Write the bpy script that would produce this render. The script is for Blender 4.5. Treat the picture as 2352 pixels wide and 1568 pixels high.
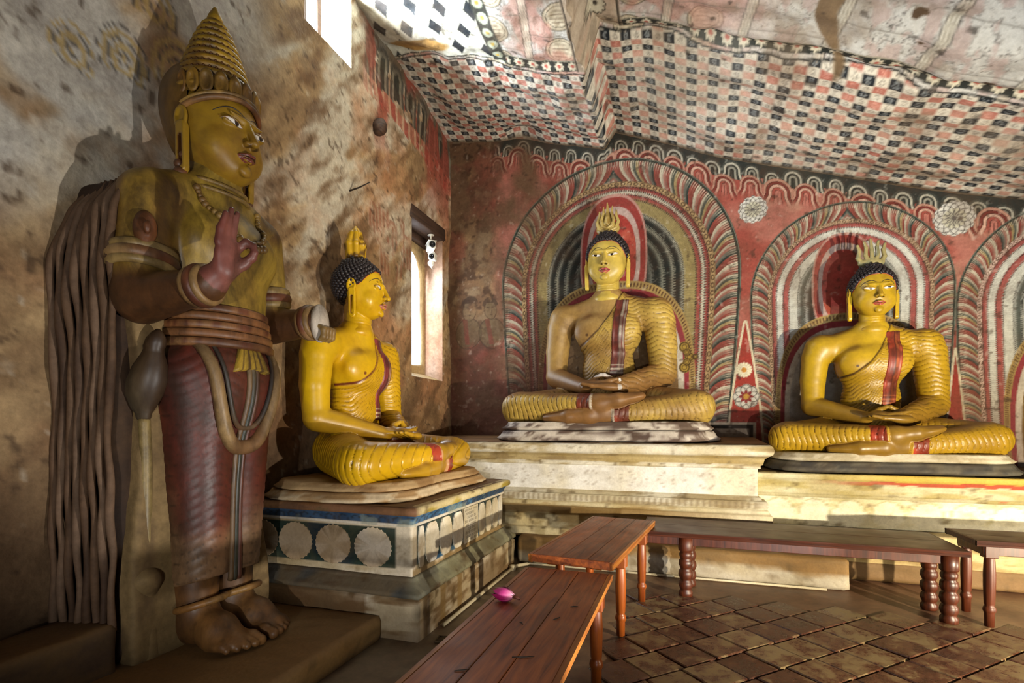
import bpy, math
import numpy as np
from mathutils import Vector

# ------------------------------------------------------------------ scene, camera, light
for o in list(bpy.data.objects):
    bpy.data.objects.remove(o, do_unlink=True)
SC = bpy.context.scene
COL = SC.collection
SC.view_settings.view_transform = 'Standard'
SC.view_settings.look = 'None'
SC.view_settings.gamma = 1.0
SC.view_settings.use_curve_mapping = False
SC.view_settings.exposure = 0.0
SC.cycles.use_denoising = True
SC.cycles.max_bounces = 8
SC.cycles.diffuse_bounces = 3
SC.cycles.glossy_bounces = 3
SC.cycles.sample_clamp_indirect = 6.0
SC.cycles.caustics_reflective = False
SC.cycles.caustics_refractive = False

YAW = math.atan2(400.0, 1200.0)          # the room's depth axis lies 18.4 degrees right of the view
cd = bpy.data.cameras.new('camera')
cd.sensor_width = 36.0
cd.lens = 1200.0 / 2352.0 * 36.0
cd.shift_y = (975.0 - 784.0) / 2352.0     # rising front: verticals stay vertical
cd.clip_start = 0.05
cam = bpy.data.objects.new('camera', cd)
COL.objects.link(cam)
cam.location = (0, 0, 1.5)
cam.rotation_euler = (math.pi / 2, 0, YAW)
SC.camera = cam

w = bpy.data.worlds.new('world')
SC.world = w
w.use_nodes = True
bg = w.node_tree.nodes['Background']
bg.inputs['Color'].default_value = (0.80, 0.90, 1.0, 1)
bg.inputs['Strength'].default_value = 2.2


def aim(o, target):
    d = Vector(target) - Vector(o.location)
    o.rotation_euler = d.to_track_quat('-Z', 'Y').to_euler()


def area(name, loc, target, sx, sy, power, color):
    l = bpy.data.lights.new(name, 'AREA')
    l.shape = 'RECTANGLE'
    l.size = sx
    l.size_y = sy
    l.energy = power
    l.color = color
    o = bpy.data.objects.new(name, l)
    COL.objects.link(o)
    o.location = loc
    aim(o, target)
    return o


def spot(name, loc, target, power, color, angle, radius=0.05, blend=0.4):
    l = bpy.data.lights.new(name, 'SPOT')
    l.energy = power
    l.color = color
    l.spot_size = math.radians(angle)
    l.spot_blend = blend
    l.shadow_soft_size = radius
    o = bpy.data.objects.new(name, l)
    COL.objects.link(o)
    o.location = loc
    aim(o, target)
    return o


WARM = (1.0, 0.86, 0.62)
WHITE = (1.0, 0.96, 0.90)
COOL = (0.86, 0.93, 1.0)
# floodlights standing on the floor behind and beside the camera, as the hall has them, plus one added fill
spot('floodlight_entrance', (-.05, -1.7, 0.80), (-2.5, 4.4, 3.5), 330, WHITE, 70, 0.04, .3)
spot('floodlight_side', (1.25, 1.85, 0.42), (-2.6, 3.3, 2.15), 430, WHITE, 56, 0.03, .35)
spot('floodlight_aisle', (3.7, 1.9, 0.75), (.4, 6.3, 1.7), 1500, WARM, 90, 0.04, .5)
spot('fill_spot_middle', (1.7, 1.3, 0.72), (-.5, 5.8, 1.25), 420, WHITE, 44, 0.03, .5)  # added fill to brighten the white plinth, no lamp of the hall
spot('floodlight_plinth', (4.0, 4.35, 0.30), (1.3, 5.95, .75), 170, WARM, 75, 0.03, .5)
spot('floodlight_ceiling', (2.9, 1.2, 0.35), (1.5, 5.6, 4.8), 900, COOL, 72, 0.06, .7)
# daylight: door behind the camera, two windows in the left wall
area('daylight_door', (1.6, -2.9, 1.3), (0.2, 6.0, 2.2), 1.3, 2.2, 22, COOL)
area('daylight_slit_window', (-3.64, 6.40, 3.1), (-1.2, 6.1, 2.6), 0.45, 1.45, 38, COOL)
area('daylight_high_window', (-4.0, 3.9, 5.3), (-1.2, 5.2, 5.6), 0.7, 0.9, 1000, COOL)

# ------------------------------------------------------------------ helpers
RNG = np.random.default_rng(7)


def lin(c):
    c = np.asarray(c, float)
    return np.where(c <= 0.04045, c / 12.92, ((np.maximum(c, 0) + 0.055) / 1.055) ** 2.4)


def hexc(h):
    return np.array([int(h[i:i + 2], 16) / 255.0 for i in (0, 2, 4)])


def sm(a, b, x):
    t = np.clip((x - a) / (b - a), 0, 1)
    return t * t * (3 - 2 * t)


def mix(a, b, t):
    t = np.asarray(t)
    if t.ndim and np.ndim(a) + np.ndim(b) > 0:
        t = t[..., None]
    return np.asarray(a) * (1 - t) + np.asarray(b) * t


def _hash(ix, iy, iz, seed):
    n = (ix.astype(np.int64) * 73856093) ^ (iy.astype(np.int64) * 19349663) ^ (iz.astype(np.int64) * 83492791) ^ (seed * 2654435761)
    n = (n ^ (n >> 13)) * 1274126177
    n = n & 0x7fffffff
    n = (n ^ (n >> 16)) * 668265263
    return ((n & 0xffffff) / float(0xffffff)).astype(np.float32)


_T2 = [np.random.default_rng(100 + k).random((256, 256)).astype(np.float32) for k in range(8)]
_T3 = [np.random.default_rng(200 + k).random((64, 64, 64)).astype(np.float32) for k in range(6)]


def vnoise(p, seed=0):
    """smooth lattice noise in two or three dimensions"""
    p = np.asarray(p, np.float64) + np.array([3.71, 8.13, 5.37])[:p.shape[1]] * (seed % 89)
    i = np.floor(p).astype(np.int32)
    f = (p - i).astype(np.float32)
    f = f * f * (3 - 2 * f)
    if p.shape[1] == 2:
        T = _T2[seed % 8]
        x0, y0 = i[:, 0] & 255, i[:, 1] & 255
        x1, y1 = (x0 + 1) & 255, (y0 + 1) & 255
        fx, fy = f[:, 0], f[:, 1]
        a = T[x0, y0] * (1 - fy) + T[x0, y1] * fy
        b = T[x1, y0] * (1 - fy) + T[x1, y1] * fy
        return a * (1 - fx) + b * fx
    T = _T3[seed % 6]
    x0, y0, z0 = i[:, 0] & 63, i[:, 1] & 63, i[:, 2] & 63
    x1, y1, z1 = (x0 + 1) & 63, (y0 + 1) & 63, (z0 + 1) & 63
    fx, fy, fz = f.T
    a = T[x0, y0, z0] * (1 - fz) + T[x0, y0, z1] * fz
    b = T[x0, y1, z0] * (1 - fz) + T[x0, y1, z1] * fz
    c = T[x1, y0, z0] * (1 - fz) + T[x1, y0, z1] * fz
    d = T[x1, y1, z0] * (1 - fz) + T[x1, y1, z1] * fz
    a = a * (1 - fy) + b * fy
    c = c * (1 - fy) + d * fy
    return a * (1 - fx) + c * fx


def fbm(p, octs=4, seed=0, gain=0.5):
    p = np.asarray(p, np.float64)
    a, s, tot = 1.0, 0, 0
    for k in range(octs):
        s = s + a * vnoise(p * (2.03 ** k) + 17.3 * k, seed + k)
        tot += a
        a *= gain
    return s / tot


def link(o, parent=None):
    COL.objects.link(o)
    if parent is not None:
        o.parent = parent
    return o


def tag(o, label=None, cat=None, group=None, kind=None):
    if label:
        o['label'] = label
    if cat:
        o['category'] = cat
    if group:
        o['group'] = group
    if kind:
        o['kind'] = kind
    return o


def empty(name, loc=(0, 0, 0), rz=0.0, label=None, cat=None, group=None, kind=None):
    o = bpy.data.objects.new(name, None)
    o.empty_display_size = 0.1
    link(o)
    o.location = loc
    o.rotation_euler = (0, 0, rz)
    return tag(o, label, cat, group, kind)


def make_mesh(name, V, F, col=None, smooth=True):
    """F: (n,4)/(n,3) array or list of tuples; col: (nv,3) linear colour per vertex"""
    V = np.ascontiguousarray(V, np.float32)
    me = bpy.data.meshes.new(name)
    if isinstance(F, np.ndarray):
        n, k = F.shape
        me.vertices.add(len(V))
        me.vertices.foreach_set('co', V.ravel())
        me.loops.add(n * k)
        me.loops.foreach_set('vertex_index', np.ascontiguousarray(F, np.int32).ravel())
        me.polygons.add(n)
        me.polygons.foreach_set('loop_start', np.arange(0, n * k, k, dtype=np.int32))
        me.polygons.foreach_set('loop_total', np.full(n, k, np.int32))
        me.update(calc_edges=True)
    else:
        me.from_pydata(V.tolist(), [], [tuple(int(i) for i in f) for f in F])
    if col is not None:
        at = me.color_attributes.new('Col', 'FLOAT_COLOR', 'POINT')
        c = np.ones((len(V), 4), np.float32)
        c[:, :3] = col
        at.data.foreach_set('color', c.ravel())
    if smooth:
        me.polygons.foreach_set('use_smooth', np.ones(len(me.polygons), bool))
    me.validate(verbose=False)
    return me


def obj(name, V, F, mat, parent=None, col=None, smooth=True):
    me = make_mesh(name, V, F, col, smooth)
    me.materials.append(mat)
    return link(bpy.data.objects.new(name, me), parent)


class MB:
    """collects shapes into one mesh"""

    def __init__(self):
        self.V, self.F, self.C, self.n = [], [], [], 0

    def add(self, VF, color=None):
        V, F = VF
        V = np.asarray(V, float)
        self.V.append(V)
        for f in F:
            self.F.append(tuple(int(i) + self.n for i in f))
        self.n += len(V)
        if color is not None:
            self.C.append(np.broadcast_to(lin(color), (len(V), 3)))
        return self

    def build(self, name, mat, parent=None, smooth=False):
        c = np.concatenate(self.C) if self.C else None
        return obj(name, np.concatenate(self.V), self.F, mat, parent, c, smooth)


def cbox(x0, x1, y0, y1, z0, z1, c=0.006):
    """box with chamfered edges"""
    c = min(c, (x1 - x0) * .45, (y1 - y0) * .45, (z1 - z0) * .45)
    V, idx = [], {}
    ext = ((x0, x1), (y0, y1), (z0, z1))
    for ax in range(3):
        for s in range(8):
            b = [(s >> k) & 1 for k in range(3)]
            p = []
            for k in range(3):
                v = ext[k][b[k]]
                if k != ax:
                    v += c if b[k] == 0 else -c
                p.append(v)
            idx[(ax, s)] = len(V)
            V.append(p)
    F = []
    for ax in range(3):
        o = [k for k in range(3) if k != ax]
        for side in (0, 1):
            q = []
            for (a, b) in ((0, 0), (1, 0), (1, 1), (0, 1)):
                s = (side << ax) | (a << o[0]) | (b << o[1])
                q.append(idx[(ax, s)])
            F.append(q)
    for e in range(3):
        o = [k for k in range(3) if k != e]
        for (a, b) in ((0, 0), (1, 0), (1, 1), (0, 1)):
            s0 = (a << o[0]) | (b << o[1])
            s1 = s0 | (1 << e)
            F.append([idx[(o[0], s0)], idx[(o[0], s1)], idx[(o[1], s1)], idx[(o[1], s0)]])
    for s in range(8):
        F.append([idx[(0, s)], idx[(1, s)], idx[(2, s)]])
    V = np.array(V)
    ctr = V.mean(0)
    G = []
    for f in F:
        p = V[f]
        nrm = np.cross(p[1] - p[0], p[2] - p[0])
        G.append(tuple(f) if np.dot(nrm, p.mean(0) - ctr) > 0 else tuple(f[::-1]))
    return V, G


def lathe(prof, n=24, cx=0, cy=0, cap=True):
    """prof: list of (r, z) bottom to top"""
    V, F = [], []
    for r, z in prof:
        for k in range(n):
            a = 2 * math.pi * k / n
            V.append((cx + r * math.cos(a), cy + r * math.sin(a), z))
    for i in range(len(prof) - 1):
        for k in range(n):
            k2 = (k + 1) % n
            F.append((i * n + k, i * n + k2, (i + 1) * n + k2, (i + 1) * n + k))
    if cap:
        F.append(tuple(range(n))[::-1])
        F.append(tuple((len(prof) - 1) * n + k for k in range(n)))
    return np.array(V), F


def tube(path, rad, n=10, cap=True):
    P = np.asarray(path, float)
    m = len(P)
    rad = np.broadcast_to(rad, (m,))
    T = np.gradient(P, axis=0)
    T /= np.linalg.norm(T, axis=1)[:, None] + 1e-9
    up = np.array([0, 0, 1.0]) if abs(T[0, 2]) < .9 else np.array([1.0, 0, 0])
    V, F = [], []
    a = np.cross(T[0], up)
    a /= np.linalg.norm(a)
    for i in range(m):
        a = a - T[i] * np.dot(a, T[i])
        a /= np.linalg.norm(a) + 1e-9
        b = np.cross(T[i], a)
        for k in range(n):
            t = 2 * math.pi * k / n
            V.append(P[i] + rad[i] * (math.cos(t) * a + math.sin(t) * b))
    for i in range(m - 1):
        for k in range(n):
            k2 = (k + 1) % n
            F.append((i * n + k, i * n + k2, (i + 1) * n + k2, (i + 1) * n + k))
    if cap:
        F.append(tuple(range(n))[::-1])
        F.append(tuple((m - 1) * n + k for k in range(n)))
    return np.array(V), F


def prism(poly, axis, a, b):
    """polygon (2-D, ccw) extruded along axis from a to b"""
    n = len(poly)
    V = []
    for t in (a, b):
        for (u, v) in poly:
            V.append({'x': (t, u, v), 'y': (u, t, v), 'z': (u, v, t)}[axis])
    F = [tuple(range(n))[::-1], tuple(range(n, 2 * n))]
    for k in range(n):
        k2 = (k + 1) % n
        F.append((k, k2, n + k2, n + k))
    return np.array(V, float), F


def sphere(c, r, n=10, m=7):
    r = np.broadcast_to(r, (3,))
    prof = [(max(1e-4, math.sin(math.pi * i / m)), -math.cos(math.pi * i / m)) for i in range(m + 1)]
    V, F = lathe(prof, n)
    return V * r + np.asarray(c), F


def gridF(nu, nv, wrap_u=False):
    i, j = np.meshgrid(np.arange(nu if wrap_u else nu - 1), np.arange(nv - 1), indexing='ij')
    i, j = i.ravel(), j.ravel()
    i2 = (i + 1) % nu
    return np.c_[i * nv + j, i2 * nv + j, i2 * nv + j + 1, i * nv + j + 1]


# ------------------------------------------------------------------ materials (all procedural)
def _nt(name):
    m = bpy.data.materials.new(name)
    m.use_nodes = True
    return m, m.node_tree, m.node_tree.nodes['Principled BSDF']


def N(nt, t, **k):
    n = nt.nodes.new(t)
    for a, b in k.items():
        setattr(n, a, b)
    return n


def paint(name, rough=0.6, grain=0.18, gscale=60.0, bump=0.25, bscale=45.0, bdist=0.006, spec=0.4, base=None, gloss_var=0.0,
          stretch=(1, 1, 1), coat=0.0, dirt=0.0, dirtcol='2e2012', dscale=3.0):
    """colour from the mesh's own paint layer (attribute Col) or a base colour, with procedural grain and fine relief"""
    m, nt, b = _nt(name)
    L = nt.links
    tc = N(nt, 'ShaderNodeTexCoord')
    mp = N(nt, 'ShaderNodeMapping')
    mp.inputs['Scale'].default_value = stretch
    L.new(tc.outputs['Object'], mp.inputs['Vector'])
    n1 = N(nt, 'ShaderNodeTexNoise')
    n1.inputs['Scale'].default_value = gscale
    n1.inputs['Detail'].default_value = 6
    n1.inputs['Roughness'].default_value = 0.65
    L.new(mp.outputs[0], n1.inputs['Vector'])
    mr = N(nt, 'ShaderNodeMapRange')
    mr.inputs['From Min'].default_value = 0.25
    mr.inputs['From Max'].default_value = 0.75
    mr.inputs['To Min'].default_value = 1 - grain
    mr.inputs['To Max'].default_value = 1 + grain
    L.new(n1.outputs['Fac'], mr.inputs['Value'])
    mx = N(nt, 'ShaderNodeMix', data_type='RGBA', blend_type='MULTIPLY')
    mx.inputs['Factor'].default_value = 1
    if base is None:
        at = N(nt, 'ShaderNodeAttribute')
        at.attribute_name = 'Col'
        L.new(at.outputs['Color'], mx.inputs['A'])
    else:
        mx.inputs['A'].default_value = (*lin(base), 1)
    L.new(mr.outputs[0], mx.inputs['B'])
    out = mx.outputs['Result']
    if dirt:
        n4 = N(nt, 'ShaderNodeTexNoise')
        n4.inputs['Scale'].default_value = dscale
        n4.inputs['Detail'].default_value = 10
        n4.inputs['Roughness'].default_value = 0.72
        n4.inputs['Distortion'].default_value = 0.4
        L.new(mp.outputs[0], n4.inputs['Vector'])
        m4 = N(nt, 'ShaderNodeMapRange')
        m4.inputs['From Min'].default_value = 0.42
        m4.inputs['From Max'].default_value = 0.62
        m4.inputs['To Max'].default_value = dirt
        L.new(n4.outputs['Fac'], m4.inputs['Value'])
        mx2 = N(nt, 'ShaderNodeMix', data_type='RGBA')
        L.new(m4.outputs[0], mx2.inputs['Factor'])
        L.new(out, mx2.inputs['A'])
        mx2.inputs['B'].default_value = (*lin(hexc(dirtcol)), 1)
        out = mx2.outputs['Result']
    L.new(out, b.inputs['Base Color'])
    b.inputs['Roughness'].default_value = rough
    b.inputs['Specular IOR Level'].default_value = spec
    b.inputs['Coat Weight'].default_value = coat
    if gloss_var:
        m2 = N(nt, 'ShaderNodeMapRange')
        m2.inputs['To Min'].default_value = rough - gloss_var
        m2.inputs['To Max'].default_value = rough + gloss_var
        n3 = N(nt, 'ShaderNodeTexNoise')
        n3.inputs['Scale'].default_value = gscale * .15
        n3.inputs['Detail'].default_value = 4
        L.new(mp.outputs[0], n3.inputs['Vector'])
        L.new(n3.outputs['Fac'], m2.inputs['Value'])
        L.new(m2.outputs[0], b.inputs['Roughness'])
    if bump:
        n2 = N(nt, 'ShaderNodeTexNoise')
        n2.inputs['Scale'].default_value = bscale
        n2.inputs['Detail'].default_value = 5
        L.new(mp.outputs[0], n2.inputs['Vector'])
        bp = N(nt, 'ShaderNodeBump')
        bp.inputs['Strength'].default_value = bump
        bp.inputs['Distance'].default_value = bdist
        L.new(n2.outputs['Fac'], bp.inputs['Height'])
        L.new(bp.outputs[0], b.inputs['Normal'])
    return m


def wood(name, c1, c2, scale=3.0, axis='y', rough=0.35):
    m, nt, b = _nt(name)
    L = nt.links
    tc = N(nt, 'ShaderNodeTexCoord')
    mp = N(nt, 'ShaderNodeMapping')
    mp.inputs['Scale'].default_value = {'y': (14, 1.1, 14), 'x': (1.1, 14, 14), 'z': (14, 14, 1.1)}[axis]
    L.new(tc.outputs['Object'], mp.inputs['Vector'])
    n1 = N(nt, 'ShaderNodeTexNoise')
    n1.inputs['Scale'].default_value = scale
    n1.inputs['Detail'].default_value = 8
    n1.inputs['Roughness'].default_value = 0.6
    n1.inputs['Distortion'].default_value = 0.8
    L.new(mp.outputs[0], n1.inputs['Vector'])
    oi = N(nt, 'ShaderNodeObjectInfo')
    cr = N(nt, 'ShaderNodeValToRGB')
    cr.color_ramp.elements[0].position = 0.32
    cr.color_ramp.elements[0].color = (*lin(c1), 1)
    cr.color_ramp.elements[1].position = 0.68
    cr.color_ramp.elements[1].color = (*lin(c2), 1)
    L.new(n1.outputs['Fac'], cr.inputs['Fac'])
    mr = N(nt, 'ShaderNodeMapRange')
    mr.inputs['To Min'].default_value = 0.8
    mr.inputs['To Max'].default_value = 1.15
    L.new(oi.outputs['Random'], mr.inputs['Value'])
    mx = N(nt, 'ShaderNodeMix', data_type='RGBA', blend_type='MULTIPLY')
    mx.inputs['Factor'].default_value = 1
    L.new(cr.outputs[0], mx.inputs['A'])
    L.new(mr.outputs[0], mx.inputs['B'])
    L.new(mx.outputs['Result'], b.inputs['Base Color'])
    n2 = N(nt, 'ShaderNodeTexNoise')
    n2.inputs['Scale'].default_value = 5
    n2.inputs['Detail'].default_value = 6
    L.new(tc.outputs['Object'], n2.inputs['Vector'])
    m2 = N(nt, 'ShaderNodeMapRange')
    m2.inputs['To Min'].default_value = rough - .12
    m2.inputs['To Max'].default_value = rough + .25
    L.new(n2.outputs['Fac'], m2.inputs['Value'])
    L.new(m2.outputs[0], b.inputs['Roughness'])
    bp = N(nt, 'ShaderNodeBump')
    bp.inputs['Strength'].default_value = 0.15
    bp.inputs['Distance'].default_value = 0.003
    L.new(n1.outputs['Fac'], bp.inputs['Height'])
    L.new(bp.outputs[0], b.inputs['Normal'])
    return m


M = {}
M['mural'] = paint('mural_paint', dirt=.38, dirtcol='4a3424', dscale=2.6, rough=0.8, grain=0.22, gscale=30, bump=0.35, bscale=30, spec=0.15)
M['rock'] = paint('painted_rock', dirt=.28, dirtcol='54463a', dscale=2.2, rough=0.75, grain=0.14, gscale=30, bump=0.5, bscale=18, bdist=0.012, spec=0.2)
M['plaster'] = paint('old_plaster', dirt=.28, dirtcol='54402c', dscale=3.5, rough=0.8, grain=0.25, gscale=26, bump=0.6, bscale=22, bdist=0.012, spec=0.2)
M['ped'] = paint('limewash', dirt=.22, dirtcol='6a5636', dscale=4.5, rough=0.7, grain=0.14, gscale=45, bump=0.4, bscale=35, spec=0.3)
M['gold'] = paint('yellow_statue_paint', dirt=.16, dirtcol='4a3010', dscale=4, rough=0.34, grain=0.10, gscale=18, bump=0.12, bscale=40, bdist=0.003, spec=0.5, gloss_var=0.12)
M['gold_dusty'] = paint('dusty_statue_paint', dirt=.45, dirtcol='5a3c1e', dscale=3.5, rough=0.46, grain=0.16, gscale=18, bump=0.15, bscale=40, bdist=0.003, spec=0.4, gloss_var=0.12)
M['gold_worn'] = paint('worn_statue_paint', dirt=.28, dirtcol='4a3414', dscale=3.5, rough=0.40, grain=0.12, gscale=18, bump=0.12, bscale=40, bdist=0.003, spec=0.45, gloss_var=0.12)
M['aged'] = paint('aged_statue_paint', dirt=.74, dirtcol='2a1a0e', dscale=3.6, stretch=(1, 1, .55), rough=0.48, grain=0.34, gscale=14, bump=0.25, bscale=40, bdist=0.004, spec=0.45, gloss_var=0.15)
M['hair'] = paint('black_hair_paint', rough=0.4, base=hexc('2a2426'), grain=.3, bump=0)
M['wood_dark'] = wood('dark_red_wood', hexc('2e160e'), hexc('53291a'), 2.2, 'x', 0.4)
M['wood_bench'] = wood('bench_wood', hexc('5e2810'), hexc('a8571f'), 2.0, 'y', 0.42)
M['wood_edge'] = wood('bench_edge_wood', hexc('7a3c12'), hexc('b9742a'), 2.0, 'y', 0.4)
M['wood_leg'] = wood('turned_leg_wood', hexc('321409'), hexc('5e2c16'), 2.0, 'z', 0.35)
M['pvc'] = paint('cream_pvc', rough=0.4, base=hexc('b9ae93'), grain=.15, bump=0)
M['blackpipe'] = paint('grey_pipe', rough=0.4, base=hexc('3d4148'), grain=.1, bump=0)
M['iron'] = paint('rusty_iron', rough=0.7, base=hexc('2c2119'), grain=.3, bump=.3)
M['white_plastic'] = paint('white_plastic', rough=0.35, base=hexc('d8d6cc'), grain=.05, bump=0)
M['black_plastic'] = paint('black_plastic', rough=0.2, base=hexc('14161a'), grain=.05, bump=0)
M['petal'] = paint('petal_paint', rough=0.5, grain=0.12, gscale=90, bump=0.1, stretch=(1, 1, 1))
M['wood_old'] = wood('old_timber', hexc('2a1a12'), hexc('4e3626'), 2.0, 'y', 0.6)
M['plain_plaster'] = paint('plain_plaster', rough=0.85, base=hexc('5a4c38'), grain=.2, gscale=6, bump=.3)
M['screed'] = paint('floor_screed', rough=0.5, grain=0.3, gscale=12, bump=0.4, bscale=16, bdist=0.006, spec=0.45, gloss_var=0.15)


def tile_material():
    m, nt, b = _nt('worn_terracotta')
    L = nt.links
    tc = N(nt, 'ShaderNodeTexCoord')
    oi = N(nt, 'ShaderNodeObjectInfo')
    ad = N(nt, 'ShaderNodeVectorMath', operation='ADD')
    L.new(tc.outputs['Object'], ad.inputs[0])
    L.new(oi.outputs['Location'], ad.inputs[1])
    n1 = N(nt, 'ShaderNodeTexNoise')
    n1.inputs['Scale'].default_value = 7.0
    n1.inputs['Detail'].default_value = 10
    n1.inputs['Roughness'].default_value = 0.78
    L.new(ad.outputs[0], n1.inputs['Vector'])
    sh = N(nt, 'ShaderNodeMath', operation='MULTIPLY_ADD')
    sh.inputs[1].default_value = 0.13
    sh.inputs[2].default_value = -0.065
    L.new(oi.outputs['Random'], sh.inputs[0])
    su = N(nt, 'ShaderNodeMath', operation='ADD')
    L.new(n1.outputs['Fac'], su.inputs[0])
    L.new(sh.outputs[0], su.inputs[1])
    cr = N(nt, 'ShaderNodeValToRGB')
    el = cr.color_ramp.elements
    el[0].position, el[0].color = 0.40, (*lin(hexc('3a2016')), 1)
    el[1].position, el[1].color = 0.60, (*lin(hexc('7d6a4a')), 1)
    e = el.new(0.50)
    e.color = (*lin(hexc('543122')), 1)
    L.new(su.outputs[0], cr.inputs['Fac'])
    L.new(cr.outputs[0], b.inputs['Base Color'])
    rr = N(nt, 'ShaderNodeMapRange')
    rr.inputs['From Min'].default_value = 0.35
    rr.inputs['From Max'].default_value = 0.65
    rr.inputs['To Min'].default_value = 0.16
    rr.inputs['To Max'].default_value = 0.5
    L.new(n1.outputs['Fac'], rr.inputs['Value'])
    L.new(rr.outputs[0], b.inputs['Roughness'])
    bp = N(nt, 'ShaderNodeBump')
    bp.inputs['Strength'].default_value = 0.6
    bp.inputs['Distance'].default_value = 0.010
    L.new(n1.outputs['Fac'], bp.inputs['Height'])
    L.new(bp.outputs[0], b.inputs['Normal'])
    return m


M['tile'] = tile_material()
M['wood_leg_y'] = wood('bench_leg_wood', hexc('6a2a10'), hexc('a8591f'), 2.0, 'z', 0.3)
M['stem'] = paint('flower_stem', rough=.6, base=hexc('5a2c1c'), grain=.2, bump=0)
M['pvc_dark'] = paint('dirty_cement', rough=.8, base=hexc('5a4c38'), grain=.25, bump=0)

# ------------------------------------------------------------------ sculpting: smooth-blended solids turned into one skin
def _v(x):
    return np.asarray(x, np.float32)


class Sdf:
    """smooth-blended solids; primitives work on coordinate columns for speed"""

    def __init__(self):
        self.ops = []

    def rc(self, a, b, ra, rb, k=0.05, g=None, sub=False):
        a, b = [float(t) for t in a], [float(t) for t in b]
        bx, by, bz = b[0] - a[0], b[1] - a[1], b[2] - a[2]
        l2 = bx * bx + by * by + bz * bz + 1e-9

        def f(P, x, y, z):
            px, py, pz = x - np.float32(a[0]), y - np.float32(a[1]), z - np.float32(a[2])
            t = np.clip((px * np.float32(bx / l2) + py * np.float32(by / l2) + pz * np.float32(bz / l2)), 0, 1)
            px -= t * np.float32(bx)
            py -= t * np.float32(by)
            pz -= t * np.float32(bz)
            return np.sqrt(px * px + py * py + pz * pz) - (np.float32(ra) + np.float32(rb - ra) * t)
        self.ops.append((f, k, g, sub))
        return self

    def chain(self, pts, rad, k=0.05, g=None):
        for i in range(len(pts) - 1):
            self.rc(pts[i], pts[i + 1], rad[i], rad[i + 1], k, g)
        return self

    def el(self, c, r, k=0.05, g=None, rot=None, sub=False):
        c, r = [np.float32(t) for t in c], [np.float32(t) for t in r]
        R = None
        if rot is not None:
            from mathutils import Euler
            R = np.array(Euler(rot).to_matrix(), np.float32)

        def f(P, x, y, z):
            qx, qy, qz = x - c[0], y - c[1], z - c[2]
            if R is not None:
                qx, qy, qz = (qx * R[0, 0] + qy * R[1, 0] + qz * R[2, 0], qx * R[0, 1] + qy * R[1, 1] + qz * R[2, 1],
                              qx * R[0, 2] + qy * R[1, 2] + qz * R[2, 2])
            qx, qy, qz = qx / r[0], qy / r[1], qz / r[2]
            k0 = np.sqrt(qx * qx + qy * qy + qz * qz)
            qx, qy, qz = qx / r[0], qy / r[1], qz / r[2]
            k1 = np.sqrt(qx * qx + qy * qy + qz * qz) + np.float32(1e-6)
            return k0 * (k0 - 1) / k1
        self.ops.append((f, k, g, sub))
        return self

    def fn(self, h, k=0.02, g=None, sub=False):
        self.ops.append((lambda P, x, y, z: h(P), k, g, sub))
        return self

    def __call__(self, P):
        P = np.asarray(P, np.float32)
        x, y, z = np.ascontiguousarray(P.T)
        d = None
        for f, k, g, sub in self.ops:
            e = f(P, x, y, z)
            if d is None:
                d = e
            elif sub:
                h = np.clip(0.5 - (d + e) * np.float32(.5 / k), 0, 1)
                d = d - (d + e - np.float32(k) * (1 - h)) * h
            else:
                h = np.clip(0.5 + (e - d) * np.float32(.5 / k), 0, 1)
                d = e + (d - e - np.float32(k) * (1 - h)) * h
        return d

    def groups(self, P, names):
        P = np.asarray(P, np.float32)
        x, y, z = np.ascontiguousarray(P.T)
        out = np.full((len(names), len(P)), 9.0, np.float32)
        for f, k, g, sub in self.ops:
            if g in names and not sub:
                i = names.index(g)
                out[i] = np.minimum(out[i], f(P, x, y, z))
        return out


_TET = np.array([(1, -1, -1), (-1, -1, 1), (-1, 1, -1), (1, 1, 1)], np.float32)


def grad(f, P, e=0.004):
    G = np.zeros((len(P), 3), np.float32)
    P = np.asarray(P, np.float32)
    for t in _TET:
        G += f(P + t * e)[:, None] * t
    return G / (np.linalg.norm(G, axis=1)[:, None] + 1e-9)


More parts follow.
